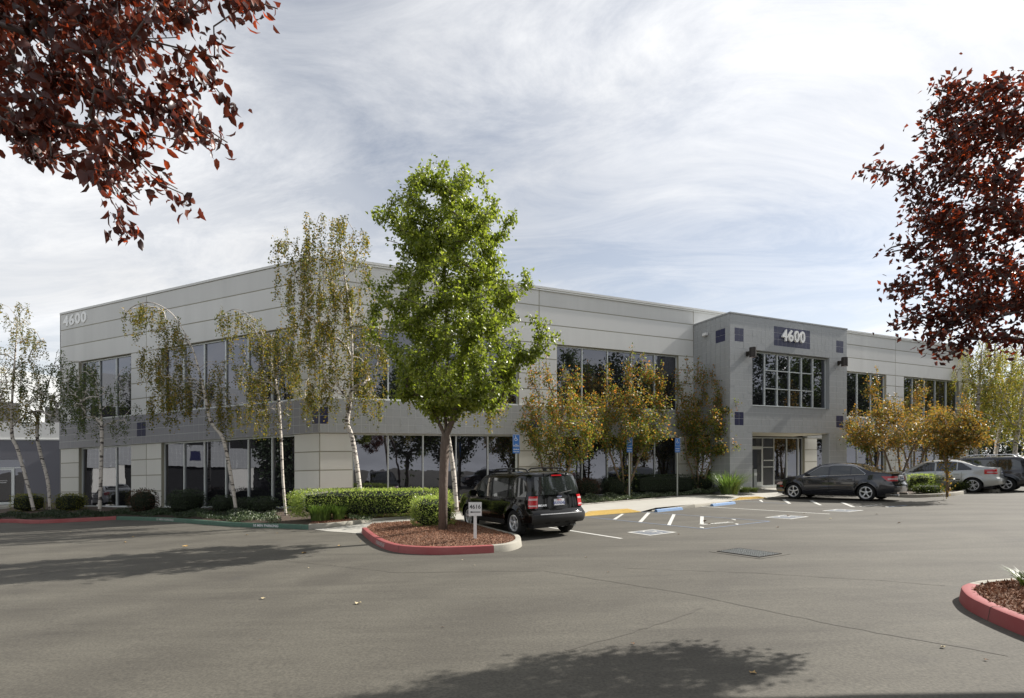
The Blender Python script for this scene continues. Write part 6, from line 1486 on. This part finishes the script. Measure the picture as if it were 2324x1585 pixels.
kd = inset(KC2, .16, 1)
cover('ground_cover', 'glossy white-flecked ground cover along the planter kerb before the tower', None, 24000, lf_cover, .36, .055, .12, [Vector(p) for p in kd[:-3]] + [p + Vector((-.55, 1.25, 0)) for p in kd[:-3]][::-1])
# bark chips
def chips(label, poly_w, n, dz, zf, parent=None, size=.035):
    xs = [p.x for p in poly_w]; ys = [p.y for p in poly_w]; P = []
    N_ = len(poly_w)
    while len(P) < n:
        X = rng.uniform(min(xs), max(xs), 6000); Y = rng.uniform(min(ys), max(ys), 6000); c = np.zeros(6000, bool)
        for i in range(N_):
            a, b = poly_w[i], poly_w[(i + 1) % N_]; m_ = ((a.y > Y) != (b.y > Y)) & (X < (b.x - a.x) * (Y - a.y) / (b.y - a.y + 1e-12) + a.x); c ^= m_
        P += [(x, y, zf(x, y)) for x, y in zip(X[c], Y[c])]
    P = P[:n]; o = leaves('bark_chips', P, np.tile([0, 0, .25], (n, 1)), size, .45, chipm, None, 0, .2, .9); o['kind'] = 'stuff'; o['label'] = label
ipoly = isl_in + walkedge[::-1]; ic = sum((Vector((p.x, p.y, 0)) for p in ipoly), Vector()) / len(ipoly)
def zmound(poly_w, c, mound, dz):
    angs = sorted([(math.atan2(p.y - c.y, p.x - c.x), math.hypot(p.x - c.x, p.y - c.y)) for p in poly_w]); aa = [a for a, _ in angs]; rr = [r for _, r in angs]
    def f(x, y):
        r = math.hypot(x - c.x, y - c.y); R0 = np.interp(math.atan2(y - c.y, x - c.x), aa, rr, period=2 * math.pi); return gz(x, y) + dz + mound * (1 - min(1, r / R0) ** 2) + rng.uniform(0, .02)
    return f
chips('loose bark chips on the tree island', ipoly, 26000, .13, zmound(ipoly, ic, .10, .13))
rpoly = RGi + RRi[1:]; rc = sum((Vector((p.x, p.y, 0)) for p in rpoly), Vector()) / len(rpoly)
chips('loose bark chips on the foreground island', rpoly, 9000, .13, zmound(rpoly, rc, .05, .13), size=.05)
fp = [Vector(p) for p in frontc[:18]] + [p + Vector((-.3, 1.8, 0)) for p in frontc[:18]][::-1]
chips('loose bark chips on the corner bed', fp, 12000, .14, lambda x, y: gz(x, y) + .16 + rng.uniform(0, .04))
# ------------------------------------------------------------------ signs
def sign_post(label, px, py, w, h1, h2, van, top, dz=.13, Yd=None):
    p = G(px, py, dz) if Yd is None else Vector(((px - HX) / FD * Yd, Yd, gz((px - HX) / FD * Yd, Yd) + dz))
    t = thing('accessible_parking_sign', label, 'sign', p, 'blue accessible parking signs on posts'); fw = R_(-25)
    U = Vector((math.cos(R_(18)), math.sin(R_(18)), 0)); Nn = Vector((U.y, -U.x, 0)); f = frame(p, U, Nn, (0, 0, 1)); H = top
    MB().box(f, -.028, .028, -.028, .028, 0, H).build('post', postg, t)
    a = MB().box(f, -w / 2, w / 2, .031, .036, H - h1, H).build('sign_panel', signb, t)
    MB().box(f, -w / 2 + .012, w / 2 - .012, .0361, .0368, H - h1 + .012, H - .012).build('border', signw, a); MB().box(f, -w / 2 + .02, w / 2 - .02, .0369, .0376, H - h1 + .02, H - .02).build('field', signb, a)
    g = lambda x, y, z: f(x - w * .36, .039, H - w * .80 + y - .02); wheelchair(g, w * .72).build('access_symbol', signw, a)
    if van:
        put_text('lettering', 'VAN', lambda x, y, z: f(x, .039, H - h1 + .085 + y), .036, signw, a, bold=.001); put_text('lettering', 'ACCESSIBLE', lambda x, y, z: f(x, .039, H - h1 + .038 + y), .034, signw, a, bold=.001, sx=.95)
    b = MB().box(f, -w / 2, w / 2, .031, .036, H - h1 - .01 - h2, H - h1 - .01).build('fine_panel', signb, t)
    put_text('lettering', 'MINIMUM', lambda x, y, z: f(x, .039, H - h1 - .01 - h2 * .45 + y), .045, signw, b, bold=.001, sx=.9); put_text('lettering', 'FINE $250', lambda x, y, z: f(x, .039, H - h1 - .01 - h2 * .85 + y), .045, signw, b, bold=.001, sx=.9)
sign_post('blue van accessible sign on a post just above the black vehicle roof', 1171, 1160, .30, .50, .25, True, 2.95, .15, 22.2)
sign_post('blue accessible sign in front of the middle crape myrtle', 1428, 1128.5, .30, .40, .30, False, 2.93, .13, 25.9)
sign_post('blue accessible sign between the hedge end and the tower side crape myrtle', 1537, 1130, .30, .40, .30, False, 2.9, .13, 27.4)
p = G(1078.3, 1223.3, .2)
t = thing('direction_sign', 'small white 4616 sign with left arrow on the mulch island', 'sign', p)
f = frame(p, Vector((1, .06, 0)).normalized(), Vector((.06, -1, 0)).normalized(), (0, 0, 1)); sc_ = p.y / FD
MB().box(f, -.036, .036, -.022, .022, -.05, .58).build('post', signw, t)
w2_, hh = 14.8 * sc_, 31 * sc_; z0 = 52.5 * sc_
a = MB().box(f, -w2_, w2_, .024, .034, z0, z0 + hh).build('sign_panel', signw, t)
put_text('number', '4616', lambda x, y, z: f(x, .037, z0 + hh * .52 + y), hh * .30, black, a, bold=.0015, sx=.98)
b = MB(); b.box(f, -w2_ * .45, w2_ * .82, .036, .038, z0 + hh * .25, z0 + hh * .31)
b.add([f(-w2_ * .84, .037, z0 + hh * .28), f(-w2_ * .45, .037, z0 + hh * .35), f(-w2_ * .45, .037, z0 + hh * .21)], [(0, 1, 2)]); b.build('arrow', black, a)
MB().box(f, -.005, .005, .034, .039, z0 + hh - .03, z0 + hh - .02).box(f, -.005, .005, .034, .039, z0 + .02, z0 + .03).build('bolt', steel, a)
# kerb lettering, painted on the sloping faces
def kerb_text(txt, P, i0, size, m, h0=.035, side=1, rev=False, sx=1.0):
    V, F = text_me(txt, size, 0, .002, 'LEFT', 1.0, sx); L = V[:, 0].max(); d = [0]
    for i in range(1, len(P)): d.append(d[-1] + (P[i] - P[i - 1]).length)
    out_ = []
    for x, y, z in V:
        s_ = i0 + x; i = min(len(P) - 2, max(0, int(np.searchsorted(d, s_) - 1))); u = (s_ - d[i]) / (d[i + 1] - d[i]); q = P[i].lerp(P[i + 1], u)
        dr_ = (P[i + 1] - P[i]); dr_.z = 0; dr_.normalize(); n = Vector((-dr_.y, dr_.x, 0)) * side; q2 = q + n * ((h0 + y) * .17 - .004); out_.append(Vector((q2.x, q2.y, gz(q.x, q.y) + h0 + y)))
    return mesh('kerb_lettering', out_, F, m)
def lenP(P, px):   # arc length at the point nearest a measured column
    d = 0; best = (1e9, 0)
    for i in range(len(P)):
        if i: d += (P[i] - P[i - 1]).length
        c_ = abs(HX + FD * P[i].x / P[i].y - px)
        if c_ < best[0]: best = (c_, d)
    return best[1]
KGm = bpy.data.objects.get('green_kerb'); RKm = [o for o in bpy.data.objects if o.name.startswith('red_kerb')]
def attach(o, par_): o.parent = par_
attach(kerb_text('10 MIN PARKING', KG, lenP(KG, 569), .085, signw, .03, sx=1.25), KGm)
attach(kerb_text('10 MIN PARKING', KG, lenP(KG, 358), .085, whitep, .03, sx=1.35), KGm)
attach(kerb_text('NO PARKING FIRE LANE', IR, lenP(IR, 852), .085, whitep, .035, sx=.62), bpy.data.objects.get('red_kerb.001'))
# fallen leaves on the asphalt
flm = [mat('fallen_leaf_tan', (.42, .27, .10), .7), mat('fallen_leaf_brown', (.16, .09, .045), .8), mat('fallen_leaf_pale', (.5, .42, .26), .7)]
FL = [(420, 1241, 0, .15), (690, 1256, 0, .13), (770, 1240, 0, .11), (818, 1230, 0, .08), (250, 1216, 2, .09), (302, 1219, 0, .07), (285, 1232, 0, .1), (813, 1371, 2, .12), (597, 1360, 2, .08), (1708, 1529, 0, .07), (1437, 1463, 1, .05), (1005, 1425, 1, .04), (1330, 1266, 2, .06), (1078, 1284, 2, .05), (2140, 1471, 2, .07), (1600, 1184, 1, .16), (1610, 1190, 0, .1), (1790, 1171, 1, .13), (1765, 1198, 1, .1), (1825, 1166, 2, .1), (1885, 1178, 2, .12), (1990, 1168, 2, .1), (2040, 1188, 1, .1), (2132, 1142, 1, .09), (1958, 1105, 1, .05), (1540, 1214, 1, .08), (1050, 1272, 2, .05), (700, 1290, 2, .05), (1380, 1300, 1, .05), (480, 1205, 2, .08), (560, 1215, 0, .09), (630, 1211, 0, .07), (160, 1208, 2, .08), (2238, 1500, 1, .05), (1170, 1330, 1, .035), (590, 1454, 1, .03)]
FLL = {(420, 1241): 'curled tan leaf in the lit strip left of the tree island', (690, 1256): 'tan leaf in shade just left of the red island kerb', (770, 1240): 'tan leaf lying next to the painted lettering of the red kerb', (818, 1230): 'small tan leaf right against the foot of the red kerb',
       (813, 1371): 'pale curled leaf alone on the asphalt in front of the tree island', (597, 1360): 'pale leaf alone in the left foreground asphalt', (1708, 1529): 'tan leaf lying inside the tree shadow in the right foreground', (1600, 1184): 'large brown leaf inside the striped access aisle',
       (1790, 1171): 'brown leaf lying on the second painted access symbol', (2140, 1471): 'pale leaf on the asphalt left of the foreground island', (1330, 1266): 'pale scrap of leaf on the asphalt left of the drain grate', (1885, 1178): 'pale leaf beyond the second access symbol toward the grey sedan'}
for px, py, k, s_ in FL:
    p = G(px, py); b = MB(); n = 9; V = [Vector((0, 0, .012))]
    a0 = rng.uniform(0, 6)
    for i in range(n):
        r = s_ * (.5 if i % 2 else .32) * rng.uniform(.8, 1.15); V.append(Vector((r * math.cos(a0 + i * 6.283 / n), r * math.sin(a0 + i * 6.283 / n) * .8, .008 + rng.uniform(0, s_ * .28))))
    b.add([p + v for v in V], [(0, 1 + i, 1 + (i + 1) % n) for i in range(n)]); o = b.build('fallen_leaf', flm[k])
    o['label'] = FLL.get((px, py)) or ['dry tan leaf lying on the asphalt', 'small dark brown leaf lying on the asphalt', 'pale curled leaf lying on the asphalt'][k]; o['category'] = 'leaf'; o['group'] = ['tan fallen leaves', 'dark fallen leaves', 'pale fallen leaves'][k]
